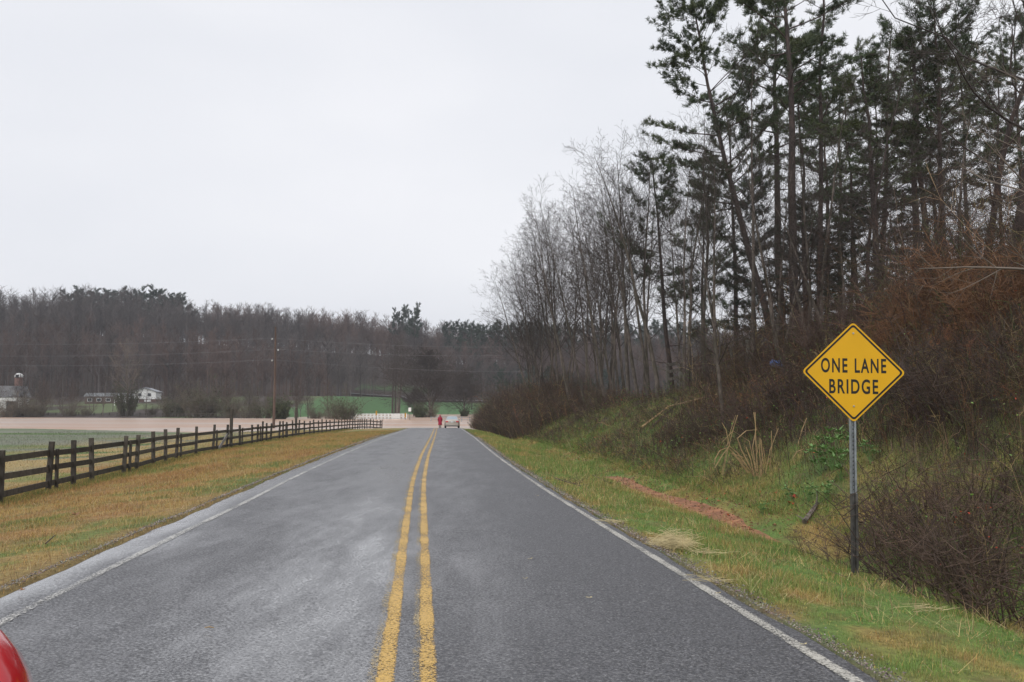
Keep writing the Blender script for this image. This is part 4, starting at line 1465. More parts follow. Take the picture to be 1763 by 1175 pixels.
fb = [low_tree(31), low_tree(32, 12, start=.2, n=(20, 7, 5)), low_tree(33, 10, 'twig_pale', start=.3), low_tree(34, 11, 'shrub_brown', start=.12, n=(22, 7, 5), ang=(38, 40, 40))]
fH = (11, 12, 10, 11)
fbs = [
    (30, 245, 640, 0, "bare tree in front of the barn at the far left"), (75, 242, 655, 3, "bushy brown bare tree right of the silo"), (108, 246, 640, 0, "thin bare tree left of the long brick house"),
    (178, 238, 640, 1, "wide bare tree in front of the long brick house"), (222, 236, 590, 2, "pale forked sycamore rising left of the white house"), (252, 240, 662, 0, "small bare tree in front of the white house"),
    (300, 232, 640, 1, "dark twin-stemmed bare tree right of the white house"), (318, 232, 632, 0, "slim bare tree beside the twin-stemmed one"), (395, 226, 650, 3, "grey bushy bare tree behind the tall fence post"),
    (430, 224, 640, 1, "grey bare tree left of the utility pole"), (508, 222, 652, 3, "dark bare tree two steps right of the utility pole"), (531, 220, 640, 1, "sturdy bare tree with an upright trunk right of the evergreen bush"),
    (566, 218, 655, 3, "reddish bare tree at the left edge of the green field"), (684, 316, 585, 0, "left one of three tall straight trunks on the green field"), (0, 240, 650, 3, "bare tree cut by the left edge of the picture"),
]
for u, d, tv, pi_, lb in fbs:
    g = ground_at(u, d); g.z = max(g.z, ZW - .3)
    H = (700 - tv) / 1503 * d - g.z
    s_ = H / fH[pi_]
    place(fb[pi_], used, g, u * 1.7, (s_ * .95, s_ * .95, s_), (0, 0), lb, "tree", "bare trees along the flooded far bank")
tall = bare_tree(35, 24, .38, bark='bark_pine', start=.38, n=(22, 7, 5), rmin=.03, K=(7, 5, 3, 2), rr=(.35, .5, .6), len0=lambda f: 5.2 * (1.2 - .7 * f), up=(.005, .07, .03, 0), wob=(.012, .08, .1, .1))
for u, lb in ((676, "leftmost of the three tall straight trunks before the green field"), (680.5, "middle of the three tall straight trunks before the green field"), (687, "rightmost of the three tall straight trunks before the green field")):
    g = ground_at(u, 300); g.z = ZW - .3
    place(tall, used, g, u, (1, 1, 1.02 + .02 * (u % 3)), (0, (u - 681) * .004), lb, "tree", "three tall trunks by the green field")
o_ = [o for o in bpy.data.objects if o.get("label", "").startswith("left one of three tall")][0]
o_["label"] = "slender bare tree rising behind the three tall straight trunks"
# the big dark round-headed tree behind the bridge
dark = bare_tree(36, 16, .34, start=.06, n=(36, 10, 8, 4), ang=(46, 42, 40, 38), rmin=.026, K=(6, 6, 4, 3, 2), rr=(.5, .5, .6, .6), len0=lambda f: 11.5 * (1.05 - .75 * f), up=(.01, .05, .03, 0, 0))
g = ground_at(742, 252); g.z = ZW - .4
place(dark, used, g, .3, (1.5, 1.25, 1.12), (0, 0), "large dark round-headed bare tree behind the red-coated person", "tree", "dark spreading trees in the flood")
g = ground_at(800, 272); g.z = ZW - .4
place(dark, used, g, 2.3, (.95, .9, .85), (0, 0), "smaller dark spreading tree in the flood behind the beige sedan", "tree", "dark spreading trees in the flood")
g = ground_at(712, 262); g.z = ZW - .4
place(dark, used, g, 4.3, (.5, .5, .5), (0, 0), "low dark spreading tree just right of the white rectangular sign", "tree", "dark spreading trees in the flood")

M['brush_grey'] = mat("brush_grey", (.115, .095, .07), .9, .4, 1.5, rnd_obj=.3)
bs1 = shrub(41, 4.4, 3.2, 85, "leafy_bush", 'brush_grey', 12, 'ivy', 1, .014, .16)
bs2 = shrub(42, 3.6, 2.8, 80, "bare_shrub", 'brush_grey', 14, None, 0, .014)
bs3 = shrub(43, 4.5, 2.4, 60, "evergreen_bush", 'twig', 10, 'ivy', 6, .02, .28)
sb = [
    (bs1, 217, 236, 1.15, "ivy-green bush wrapping the foot of the pale forked sycamore"), (bs1, 352, 230, 1.7, "large olive-green bush on the far bank behind the leaning fence board"), (bs1, 298, 231, 1.3, "small green bush under the twin-stemmed bare tree"),
    (bs3, 483, 206, 1.0, "dark evergreen bush just right of the utility pole"), (bs1, 592, 200, 1.25, "olive bush at the water's edge left of the bridge rails"), (bs2, 345, 228, 1.9, "brown tangle in front of the large olive-green bush"),
    (bs2, 18, 238, 1.4, "brown shrub before the white barn"), (bs2, 60, 240, 1.5, "brown shrub right of the brick silo"), (bs2, 120, 240, 1.0, "low brown shrub left of the long brick house"), (bs2, 150, 240, .8, "small brown shrub before the long brick house"),
    (bs2, 262, 238, .7, "small brown shrub before the white house"), (bs1, 395, 226, 1.2, "green-grey bush behind the tall fence post"), (bs2, 425, 224, 1.3, "brown shrub left of the utility pole"), (bs1, 455, 222, 1.3, "green-grey bush next to the utility pole"),
    (bs2, 545, 215, .9, "brown shrub under the sturdy bare tree"), (bs2, 570, 212, .8, "brown shrub left of the olive bush by the bridge"), (bs3, 722, 236, .7, "dark leafy bush under the large round-headed tree"), (bs2, 738, 240, 1.1, "brown tangle at the foot of the large round-headed tree"),
    (bs1, 40, 243, .9, "small green bush at the foot of the silo"), (bs3, 800, 262, .5, "dark bush behind the beige sedan"),
]
for p_, u, d, s_, lb in sb:
    g = ground_at(u, d); g.z = max(g.z, ZW - .4)
    place(p_, used, g, u * .7, (s_ * 1.1, s_ * 1.1, s_ * (2.4 if u == 217 else 1.25)), (0, 0), lb, "shrub", "shrubs along the flooded far bank")

rg = random.Random(15)
for k in range(42):
    u = 255 + 370 * (k + rg.random()) / 34 if k < 26 else rg.uniform(20, 200)
    d = 246 - 26 * (u - 100) / 400 + rg.uniform(2, 26)
    if 226 < u < 275 or u > 600: continue
    g = ground_at(u, d); g.z = max(g.z, ZW - .3)
    s_ = rg.uniform(.5, .95)
    place(fb[rg.choice((0, 1, 3, 3))], used, g, rg.uniform(0, 6), (s_ * rg.uniform(.9, 1.3), s_ * .9, s_), (rg.gauss(0, .04), rg.gauss(0, .04)), "one of the small grey bare trees massed along the flooded far bank", "tree", "small bare trees massed on the far bank")

# ------------------------------------------------------------------ the wood on the ridge (one far-off mass)
def cheap_tree(seed, H, pine_=False):
    rg = random.Random(seed)
    T = Tubes()
    lean = rg.gauss(0, .03)
    T.add([(0, 0, -1), (lean * H * .5, 0, H * .5), (lean * H, 0, H)], [.19, .13, .04], 4)
    for k in range(19):
        f = rg.uniform(.28, .97); z = f * H
        az = rg.uniform(0, 6.28); L = H * .26 * (1.2 - .85 * f) * rg.uniform(.6, 1.3); el = R(rg.uniform(25, 62))
        a = Vector((lean * z, 0, z)); e = a + Vector((math.cos(az) * math.cos(el), math.sin(az) * math.cos(el), math.sin(el) + .1)) * L
        T.add([tuple(a), tuple(a.lerp(e, .5) - Vector((0, 0, .15))), tuple(e)], [.065, .05, .025], 3)
        for j in range(8):
            b_ = a.lerp(e, rg.uniform(.2, 1)); t_ = b_ + Vector((rg.gauss(0, .5), rg.gauss(0, .5), rg.uniform(.1, 1.3))) * rg.uniform(.9, 2.1)
            T.add([tuple(b_), tuple(t_)], [.044, .02], 3)
    v, q = T.arrays()
    return v, q


tmpl = [cheap_tree(s, 17 + (s % 3) * 1.5) for s in range(6)]
ng = np.random.default_rng(8)
Vs, Qs, Cs, off_ = [], [], [], 0
px, pyy = [], []
while len(px) < 2400:
    x = ng.uniform(-400, 170)
    px.append(x); pyy.append(np.interp(x, [-200, -60, 0, 100], [318, 385, 405, 380]) + 150 + ng.uniform(-35, 105))
target = 5400
while len(px) < target:
    x = ng.uniform(-330, 190); y = ng.uniform(322, 575)
    y0 = np.interp(x, [-200, -75, -48, 30, 60, 190], [322, 330, 412, 412, 345, 330])
    if y < y0 or abs(x) / y > .75: continue
    if -62 < x < 30 and y < 412: continue
    if -74 < x < -40 and abs(y - (430 + (x + 57) * .2)) < 7: continue
    if ng.random() > np.interp(y - y0, [0, 30, 250], [1, .9, .55]): continue
    px.append(x); pyy.append(y)
px, pyy = np.array(px), np.array(pyy)
pz = G(px, pyy)
hue = fbm(px * .02, pyy * .02 + 5)
for k in range(len(px)):
    v, q = tmpl[k % 6]
    a = ng.uniform(0, 6.283); s_ = ng.uniform(.75, 1.3)
    c, s2 = math.cos(a), math.sin(a)
    vv = np.stack([(v[:, 0] * c - v[:, 1] * s2) * s_, (v[:, 0] * s2 + v[:, 1] * c) * s_, v[:, 2] * s_], -1) + [px[k], pyy[k], pz[k]]
    Vs.append(vv); Qs.append(q + off_); off_ += len(v)
    br_k = ng.uniform(.6, 1.5) * 1.0
    base_c = C_(.092, .077, .072) if hue[k] < .56 else C_(.105, .07, .058)
    Cs.append(np.tile(base_c * br_k, (len(v), 1)))
wmat = mat("wood_bark", (.1, .1, .1), .9, .15, .3, attr="tint")
o = mesh_np("ridge_wood", np.concatenate(Vs), np.concatenate(Qs), mat=wmat, col=np.concatenate(Cs))
tag(o, "bare grey-brown winter wood covering the long ridge beyond the flood", "wood", None, "stuff")
del Vs, Qs, Cs

# pines standing out on the ridge
fp = pine_tree(51, 19, .28, start=.35, nl=26, Lm=4.2, tufts=4, nn=9, ln=.9, nw=.22, subs=4, dead=0, sub_l=1.6, leaf='needle_dark')
fp2 = pine_tree(52, 20, .28, start=.55, nl=20, Lm=4.6, tufts=5, nn=9, ln=.9, nw=.22, subs=5, dead=0, sub_l=1.6, leaf='needle_dark', prof=lambda g: 1.0 - .35 * g)
rg = random.Random(3)
rows = [(u, rg.uniform(470, 520), rg.uniform(503, 516)) for u in np.linspace(108, 312, 17)] + [(u, rg.uniform(470, 515), 532 + rg.random() * 8 + 3) for u in (680, 700, 712)] + \
       [(u, rg.uniform(470, 510), 548 + rg.random() * 10) for u in (772, 785, 800, 812, 824, 836, 848, 858, 870, 884, 898, 912, 926, 940, 955, 975, 995, 1015, 1040, 1060, 1085, 1105, 1130, 1150, 1175, 1200)]
for k, (u, d, tv) in enumerate(rows):
    x = (u - 881.5) / 1503 * d; z = gz(x, d)
    H = max(9, (700 - tv) / 1503 * d - z)
    lb = ("dark green pine crown in the cluster on the ridge line above the white house" if u < 400 else "rounded pine crown poking above the bare wood over the green field" if u < 730 else "dark pine on the low ridge line behind the roadside thicket")
    gp = ("pines on the left ridge", "pines over the green field", "pines behind the thicket")[0 if u < 400 else 1 if u < 730 else 2]
    place(fp2 if u < 730 else fp, used, (x, d, z - .2), rg.uniform(0, 6), (H / 20 * rg.uniform(.9, 1.2) * (.7 if 600 < u < 730 else 1),) * 2 + (H / 20,), (0, 0), lb, "tree", gp)
rows = [(u, rg.uniform(352, 430)) for u in np.linspace(812, 1200, 30)]
for k, (u, d) in enumerate(rows):
    x = (u - 881.5) / 1503 * d
    place(fp, used, (x, d, gz(x, d) - .2), rg.uniform(0, 6), (.8, .8, rg.uniform(.6, .85)), (0, 0), "low green pine on the hillside seen through the trunks behind the roadside thicket", "tree", "hillside pines behind the thicket")

# ------------------------------------------------------------------ turf
ng = np.random.default_rng(21)


def blades(name, x, y, h, w, col, label, cat="grass", sink=.015, lean=.6, m=None, curl=.5):
    N = len(x)
    z = G(x, y) - sink
    B = np.stack([x, y, z], -1)
    az = ng.uniform(0, 2 * np.pi, N)
    s = np.stack([np.cos(az), np.sin(az), np.zeros(N)], -1)
    a2 = ng.uniform(0, 2 * np.pi, N)
    ln = np.abs(ng.normal(0, lean, N))
    l = np.stack([np.cos(a2) * ln, np.sin(a2) * ln, np.ones(N)], -1)
    l /= np.linalg.norm(l, axis=1, keepdims=True)
    H = h[:, None]; w_ = w[:, None]
    mid = B + l * H * .55
    l2 = l.copy(); l2[:, :2] *= 1 + curl; l2[:, 2] -= ln * .35
    l2 /= np.linalg.norm(l2, axis=1, keepdims=True)
    tip = mid + l2 * H * .5
    V = np.stack([B - s * w_ / 2, B + s * w_ / 2, mid + s * w_ * .38, mid - s * w_ * .38, tip], 1).reshape(-1, 3)
    i = np.arange(N)[:, None] * 5
    Q = i + np.array([[0, 1, 2, 3]])
    T = i + np.array([[3, 2, 4]])
    C = np.repeat(col, 5, axis=0)
    return tag(mesh_np(name, V, Q, T, mat=m or M['grass'], col=C), label, cat, None, "stuff")


M['grass'] = mat("grass_blade", (.1, .1, .1), .7, .12, 3, attr="tint", spec=.25)
M['stem'] = mat("dry_stem", (.1, .1, .1), .85, .12, 3, attr="tint", spec=.2)


def depth_sample(n, a, b, p=1.0):
    """depths with density falling off as 1 / d"""
    return a * (b / a) ** (ng.random(n) ** p)


def vary(c, k=.25):
    n = len(c)
    return np.clip(c * (1 + ng.normal(0, k, (n, 1))) * (1 + ng.normal(0, .08, (n, 3))), .005, .9)


# left verge
n = 230000
y = depth_sample(n, 7.0, 85)
tf = ip(y, TF)
t_ = -3.45 - .10 * ng.random(n) + (tf - 1.5 + 3.45) * ng.random(n) ** .9
x = xc(y) + t_
c = gcol(x, y)
sc = (y / 12) ** .55
pat = fbm(x * 1.3, y * 1.3 + 4)
h = (.030 + .055 * pat) * ng.uniform(.6, 1.4, n) * np.clip(sc, .8, 2.0) * np.where(t_ > -3.9, .7, 1)
fade = np.where(ng.random(n)[:, None] < .25, C_(.42, .27, .10), c)
blades("verge_grass", x, y, h, .0045 * np.clip(sc, .7, 3.5) * ng.uniform(.6, 1.4, n), vary(fade * 1.05), "short orange and green mown turf on the left verge between road and fence")
# taller unmown fringe under the fence and in the paddock
n = 60000
y = depth_sample(n, 16, 110)
t_ = ip(y, TF) + ng.normal(0, .35, n)
x = xc(y) + t_
c = np.where(ng.random(n)[:, None] < .45, C_(.38, .26, .10), C_(.13, .18, .05))
blades("fence_line_grass", x, y, ng.uniform(.05, .22, n) * (.3 + fbm(x * 1.5, y * 1.5)), .006 * np.clip((y / 12) ** .6, 1, 4), vary(c), "longer tufts of tan and green grass along the foot of the plank fence", lean=.4)
n = 70000
y = depth_sample(n, 16, 105)
t_ = ip(y, TF) - 1 - 34 * ng.random(n) ** 1.3
x = xc(y) + t_
ok = (G(x, y) > ZW + .03)
x, y = x[ok], y[ok]; n = len(x)
blades("paddock_grass", x, y, ng.uniform(.03, .10, n) * np.clip((y / 20) ** .5, 1, 2.2), .007 * np.clip((y / 14) ** .7, 1, 5), vary(gcol(x, y)), "thin wet grass of the low paddock behind the fence")
# right verge
n = 300000
y = depth_sample(n, 4.6, 90)
off = -.02 + 5.2 * ng.random(n) - .12 * (ng.random(n) < .1)
x = xc(y) + 2.85 + off
c = gcol(x, y)
tuft = fbm(x * 1.8, y * 1.8 + 11, 3)
sc = (y / 10) ** .55
h = (.035 + .15 * np.clip(tuft - .32, 0, 1) ** 1.0) * ng.uniform(.6, 1.5, n) * np.clip(sc, .8, 1.9) * sm(-.1, .5, off + .25)
dry = ng.random(n)[:, None] < (.14 + .25 * (fbm(x * .7 + 3, y * .7) > .52))[:, None]
c = np.where(dry, C_(.42, .31, .12), c * 1.1)
ditch = np.abs(off - 3.3 - .15 * np.sin(y * .7)) < (.38 + .15 * vnoise(y * .8, y * 0)) * (y > 15.2) * (y < 31)
keep = ~(ditch & (ng.random(n) < .90)) & ~((off < .25) & (ng.random(n) < .55))
blades("ditch_grass", x[keep], y[keep], h[keep], (.0048 * np.clip(sc, .7, 3.5) * ng.uniform(.6, 1.4, n))[keep], vary(c[keep]), "tufted green and tan grass on the right verge and ditch", lean=.75)
# long dead strands lying over the turf
n = 16000
y = depth_sample(n, 4.6, 60)
off = .1 + 4.6 * ng.random(n)
x = xc(y) + 2.85 + off
ok = ng.random(n) < sm(.35, .6, fbm(x * .9 + 21, y * .9))
x, y = x[ok], y[ok]; n = len(x)
blades("dead_strands", x, y, ng.uniform(.12, .34, n), .0036 * np.clip((y / 10) ** .5, .8, 3) * ng.uniform(.7, 1.3, n), vary(np.where(ng.random(n)[:, None] < .6, C_(.50, .40, .20), C_(.30, .19, .10))), "long pale dead grass strands matted over the right verge", lean=3.0, sink=-.03, curl=.2)
n = 9000
y = depth_sample(n, 7, 60)
x = xc(y) - 3.5 - 5.5 * ng.random(n)
ok = ng.random(n) < sm(.4, .6, fbm(x * .9 + 61, y * .9))
x, y = x[ok], y[ok]; n = len(x)
blades("dead_strands", x, y, ng.uniform(.08, .24, n), .0036 * np.clip((y / 10) ** .5, .8, 3), vary(np.where(ng.random(n)[:, None] < .5, C_(.46, .34, .17), C_(.22, .12, .07))), "pale and brown dead grass strands matted over the left verge", lean=2.5, sink=-.02, curl=.2)
# bank moss and grass
n = 170000
y = depth_sample(n, 7, 100)
off = 4.2 + 7.5 * ng.random(n) ** 1.25
x = xc(y) + 2.85 + off
g1 = fbm(x * .8 + 30, y * .8)
ok = ng.random(n) < sm(.3, .5, g1 + .18 * (off < 8.5))
x, y, off = x[ok], y[ok], off[ok]; n = len(x)
c = np.where(ng.random(n)[:, None] < .35, C_(.22, .17, .06), C_(.12, .20, .045))
blades("bank_grass", x, y, ng.uniform(.05, .16, n) * np.clip((y / 14) ** .5, .9, 2), .006 * np.clip((y / 11) ** .65, .8, 4), vary(c), "mossy green grass growing through the brush on the right bank", lean=.8)

# bare red clay in the ditch bottom
cy = np.linspace(15.2, 30.5, 60)
co = 3.3 + .15 * np.sin(cy * .7)
cwid = (.31 + .24 * fbm(cy * 1.1, cy * 0 + 2)) * np.sin(np.linspace(.12, 3.0, 60)) ** .4
cols_ = []
for s in (-1, -.5, 0, .5, 1):
    xx = xc(cy) + 2.85 + co + s * cwid
    cols_.append(np.stack([xx, cy, G(xx, cy) + .035 - .02 * abs(s)], -1))
V = np.stack(cols_, 1)
i_ = np.arange(300).reshape(60, 5)
q = np.stack([i_[:-1, :-1], i_[:-1, 1:], i_[1:, 1:], i_[1:, :-1]], -1).reshape(-1, 4)
tag(mesh_np("clay_channel", V, q, mat=M['clay'], smooth=True), kind="structure")

# clods and pebbles washed along the channel
n = 500
y = 16.6 + 13 * ng.random(n)
off = 3.3 + .15 * np.sin(y * .7) + ng.normal(0, .28, n)
x = xc(y) + 2.85 + off
cs_ = ng.uniform(.01, .035, n)
oc8 = np.array([[1, 0, 0], [0, 1, 0], [-1, 0, 0], [0, -1, 0], [0, 0, .7], [0, 0, -.5]])
V = oc8[None] * cs_[:, None, None] * ng.uniform(.6, 1.4, (n, 6, 1)) + np.stack([x, y, G(x, y) + .035], -1)[:, None]
F8 = np.array([[0, 1, 4], [1, 2, 4], [2, 3, 4], [3, 0, 4], [1, 0, 5], [2, 1, 5], [3, 2, 5], [0, 3, 5]])
tag(mesh_np("clay_clods", V.reshape(-1, 3), tris=(np.arange(n)[:, None, None] * 6 + F8).reshape(-1, 3), mat=M['stem'], col=np.repeat(vary(np.tile(C_(.26, .13, .07), (n, 1)), .35), 6, axis=0)), "small clods and pebbles of red clay along the ditch channel", "clay", None, "stuff")

# gravel and grit along both road edges
n = 9000
y = depth_sample(n, 5, 60)
sd_ = ng.random(n) < .6
t_ = np.where(sd_, 2.84 + np.abs(ng.normal(0, .10, n)), -3.5 - np.abs(ng.normal(0, .08, n)))
x = xc(y) + t_
z = G(x, y) + .05 * (np.abs(t_) < 3.6)
s = ng.uniform(.004, .014, n) * np.clip((y / 12) ** .5, .8, 2.5)
oc_ = np.array([[1, 0, 0], [0, 1, 0], [-1, 0, 0], [0, -1, 0], [0, 0, .8], [0, 0, -.5]])
V = oc_[None] * s[:, None, None] * ng.uniform(.6, 1.4, (n, 6, 1)) + np.stack([x, y, z], -1)[:, None]
F = np.array([[0, 1, 4], [1, 2, 4], [2, 3, 4], [3, 0, 4], [1, 0, 5], [2, 1, 5], [3, 2, 5], [0, 3, 5]])
T = (np.arange(n)[:, None, None] * 6 + F).reshape(-1, 3)
gc = np.repeat(vary(np.tile(C_(.24, .21, .18), (n, 1)), .35), 6, axis=0)
tag(mesh_np("road_grit", V.reshape(-1, 3), tris=T, mat=M['stem'], col=gc), "loose grey grit and crumbs along the ragged road edges", "gravel", None, "stuff")


# ------------------------------------------------------------------ brush on the bank
def stems(name, x, y, H, r, lean, col, label, twigs=0, k=4, grav=0.0, cat="brush", bias=(-.15, -.1)):
    N = len(x)
    z = G(x, y) - .04
    az = ng.uniform(0, 2 * np.pi, N); ln = np.abs(ng.normal(0, lean, N))
    d = np.stack([np.cos(az) * ln + bias[0], np.sin(az) * ln + bias[1], np.ones(N)], -1)
    d /= np.linalg.norm(d, axis=1, keepdims=True)
    P = np.empty((N, k, 3)); P[:, 0] = np.stack([x, y, z], -1)
    cur = P[:, 0].copy(); st = (H / (k - 1))[:, None]
    for i in range(1, k):
        d = d + ng.normal(0, .14, (N, 3)); d[:, 2] -= grav
        d /= np.linalg.norm(d, axis=1, keepdims=True)
        cur = cur + d * st
        P[:, i] = cur
    Rr = r[:, None] * np.linspace(1, .35, k)[None]
    V, Q = tube_arrays(P, Rr, 3)
    C = np.repeat(col, k * 3, axis=0)
    Vs, Qs, Cs = [V], [Q], [C]
    if twigs:
        o_ = len(V)
        f = ng.uniform(.25, 1, (N, twigs)) * (k - 1)
        ii = np.minimum(f.astype(int), k - 2); g = (f - ii)[..., None]
        ar = np.arange(N)[:, None]
        a = P[ar, ii] * (1 - g) + P[ar, ii + 1] * g
        e = ng.normal(0, 1, (N, twigs, 3)); e[..., 2] = np.abs(e[..., 2]) * .8 + .1
        e /= np.linalg.norm(e, axis=2, keepdims=True)
        L_ = (H[:, None] * ng.uniform(.12, .42, (N, twigs)))[..., None]
        m_ = a + e * L_ * .5
        e2 = e + ng.normal(0, .35, e.shape); e2 /= np.linalg.norm(e2, axis=2, keepdims=True)
        t_ = m_ + e2 * L_ * .5
        P2 = np.stack([a, m_, t_], 2).reshape(-1, 3, 3)
        r2 = np.repeat(r * .55, twigs)[:, None] * np.array([[1, .8, .5]])
        V2, Q2 = tube_arrays(P2, r2, 3)
        Vs.append(V2); Qs.append(Q2 + o_); Cs.append(np.repeat(np.repeat(col, twigs, axis=0), 9, axis=0))
    return tag(mesh_np(name, np.concatenate(Vs), np.concatenate(Qs), mat=M['stem'], smooth=True, col=np.concatenate(Cs)), label, cat, None, "stuff")


PUR, BRN, ORG, TAN, GRN = C_(.082, .060, .053), C_(.105, .076, .052), C_(.22, .110, .056), C_(.33, .24, .13), C_(.10, .12, .05)


def pick(n, w):
    pal = np.array([PUR, BRN, ORG, TAN, GRN])
    return vary(pal[ng.choice(5, n, p=w)], .3)


# dense upright canes on the near bank
n = 21000
y = depth_sample(n, 6.5, 34)
off = 3.9 + 8.5 * ng.random(n) ** .8
x = xc(y) + 2.85 + off
u = 881.5 + 1503 * x / y
dens = fbm(x * .45 + 5, y * .45)
ok = (ng.random(n) < sm(.30, .55, dens + .10 * (off > 5.5)) * sm(4.6, 7.4, off + .6 * (y < 13)) * (1 - .8 * ((y < 18) & (y > 12.2) & (off < 6.2)))) & (u < 2100)
x, y, off = x[ok], y[ok], off[ok]; n = len(x)
sc = np.clip((y / 13) ** .5, .7, 1.6)
stems("bank_canes", x, y, ng.uniform(.45, 1.35, n) * (.45 + .7 * fbm(x * .6, y * .6 + 8)), .0042 * sc * ng.uniform(.6, 1.5, n), .28, pick(n, [.55, .29, .06, .05, .05]), "dense upright dark brown canes and briars on the near right bank", 5, 5, cat="brush")
# rusty wispy growth on the clay crest
n = 9500
y = depth_sample(n, 13, 31)
x = xc(y) + 2.85 + ip(y, OC) - 4.2 + 6.0 * ng.random(n) ** 1.1
u = 881.5 + 1503 * x / y
ok = (u > 1520 + 60 * vnoise(y, y)) & (u < 2100) & (ng.random(n) < sm(.3, .5, fbm(x * .7, y * .7 + 40)))
x, y = x[ok], y[ok]; n = len(x)
stems("rusty_brush", x, y, ng.uniform(.35, 1.0, n), .0038 * np.clip((y / 13) ** .5, .8, 1.6) * ng.uniform(.6, 1.4, n), .22, pick(n, [.22, .28, .36, .10, .04]), "rusty orange wispy brush on the clay crest at the right", 6, 5, bias=(-.25, -.1))
# tangled understorey along the crest
n = 3600
y = depth_sample(n, 20, 62)
x = xc(y) + 2.85 + ip(y, OC) - 2.5 + 9 * ng.random(n)
u = 881.5 + 1503 * x / y
ok = (u < 1900) & (u > 1190) & (ng.random(n) < sm(.3, .5, fbm(x * .4 + 12, y * .4)))
x, y = x[ok], y[ok]; n = len(x)
stems("crest_understorey", x, y, ng.uniform(1.0, 3.6, n), .007 * np.clip((y / 25) ** .6, .8, 1.6) * ng.uniform(.6, 1.4, n), .3, pick(n, [.5, .36, .02, .08, .04]), "tangled bare understorey twigs along the crest below the pines", 9, 5)
# low trailing brush and litter on the middle bank
n = 12500
y = depth_sample(n, 22, 72)
off = 4.4 + 7.5 * ng.random(n)
x = xc(y) + 2.85 + off
ok = ng.random(n) < sm(.33, .55, fbm(x * .5 + 60, y * .4) + .06 * (off > 7))
x, y = x[ok], y[ok]; n = len(x)
stems("bank_briars", x, y, ng.uniform(.35, 1.0, n), .006 * np.clip((y / 30) ** .6, .7, 1.6) * ng.uniform(.6, 1.3, n), 1.1, pick(n, [.45, .33, .03, .12, .07]), "low trailing brown briars and fallen sticks on the middle of the bank", 3, 5, .12)
# tall thicket where the bank meets the flood
n = 15000
y = 58 + 66 * ng.random(n) ** .9
off = 2.0 + 9.5 * ng.random(n) + .035 * (118 - y).clip(0, 60) * .8
x = xc(y) + 2.85 + off
ok = ng.random(n) < sm(.28, .5, fbm(x * .25 + 6, y * .15) + .1 * sm(60, 80, y))
x, y, off = x[ok], y[ok], off[ok]; n = len(x)
hh = (.35 + 1.25 * fbm(x * .3 + 70, y * .16)) * np.clip((y - 54) / 28, .3, 1) * np.clip((off - 1) / 3, .35, 1)
stems("roadside_thicket", x, y, ng.uniform(1.2, 4.6, n) * hh, .010 * np.clip((y / 70) ** .7, .8, 1.5) * ng.uniform(.6, 1.3, n), .33, pick(n, [.52, .36, .03, .04, .05]), "tall grey-brown thicket crowding the right shoulder down to the flood", 7, 5, bias=(-.28, -.1))

# brown stems standing in the green below and right of the sign
n = 4000
y = depth_sample(n, 7.5, 19)
off = 3.4 + 5.0 * ng.random(n)
x = xc(y) + 2.85 + off
u = 881.5 + 1503 * x / y
ok = (u > 1500) & (u < 1950) & (ng.random(n) < sm(.36, .55, fbm(x * .9 + 15, y * .9) + .08 * (u > 1600)))
x, y = x[ok], y[ok]; n = len(x)
stems("ditch_canes", x, y, ng.uniform(.35, 1.25, n), .0033 * ng.uniform(.6, 1.6, n), .4, pick(n, [.45, .4, .03, .09, .03]), "brown canes and dead stems standing in the ditch right of the sign", 6, 5, .04)

# small leaves caught in the brush and lying on the bank
n = 26000
y = depth_sample(n, 8, 55)
off = 3.5 + 9 * ng.random(n) ** 1.1
x = xc(y) + 2.85 + off
up_ = ng.random(n) < .45
z = G(x, y) + np.where(up_, ng.uniform(.1, 1.0, n), .02 + .05 * ng.random(n))
ok = ~up_ | (fbm(x * .5 + 90, y * .5) > .5)
x, y, z, up_ = x[ok], y[ok], z[ok], up_[ok]; n = len(x)
Cc = np.stack([x, y, z], -1)
e1 = ng.normal(0, 1, (n, 3)); e1[:, 2] *= .5; e1 /= np.linalg.norm(e1, axis=1, keepdims=True)
e2 = np.cross(e1, ng.normal(0, 1, (n, 3))); e2 /= np.linalg.norm(e2, axis=1, keepdims=True)
s = (ng.uniform(.012, .03, n) * np.clip((y / 14) ** .5, .8, 2))[:, None]
V = np.stack([Cc - e1 * s, Cc + e2 * s * .5, Cc + e1 * s, Cc - e2 * s * .5], 1).reshape(-1, 3)
lc = np.where(up_[:, None], C_(.11, .17, .045), C_(.17, .10, .06))
lc[ng.random(n) < .04] = C_(.35, .06, .03)
tag(mesh_np("bank_leaves", V, (np.arange(n)[:, None] * 4 + np.arange(4)), mat=M['grass'], col=np.repeat(vary(lc, .3), 4, axis=0)), "small green and brown leaves scattered through the bank brush", "leaves", None, "stuff")

# ------------------------------------------------------------------ single plants and litter
M['briar'] = mat("briar", (.115, .075, .055), .85, .5, 4, rnd_obj=.3)
g = hit(1467, 985)
s1 = shrub(71, .95, .9, 16, "briar_bush", 'shrub_brown', 9, None, 0, .0032)
place(s1, used, Vector((g.x - .15, g.y + .3, gz(g.x - .15, g.y + .3))), .3, 1.0, (0, 0), "thorny bare briar wrapped round the foot of the yellow sign post", "shrub")
for k, (u, v, s_, lb) in enumerate(((1555, 990, 1.25, "dark bare briar just right of the yellow sign post"), (1665, 1010, 1.7, "large dark briar tangle in the ditch at the right edge"), (1750, 1060, 1.5, "dark briar cut off by the lower right edge of the picture"), (1610, 930, 1.5, "briar tangle behind the ditch between the sign post and the right edge"))):
    g = hit(u, v)
    place(s1, used, g, 1.1 * k + 1, (s_ * 1.2, s_ * 1.2, s_), (0, -.1), lb, "shrub")
s2 = shrub(72, 1.1, 1.1, 42, "briar_thicket", 'briar', 10, None, 0, .003)
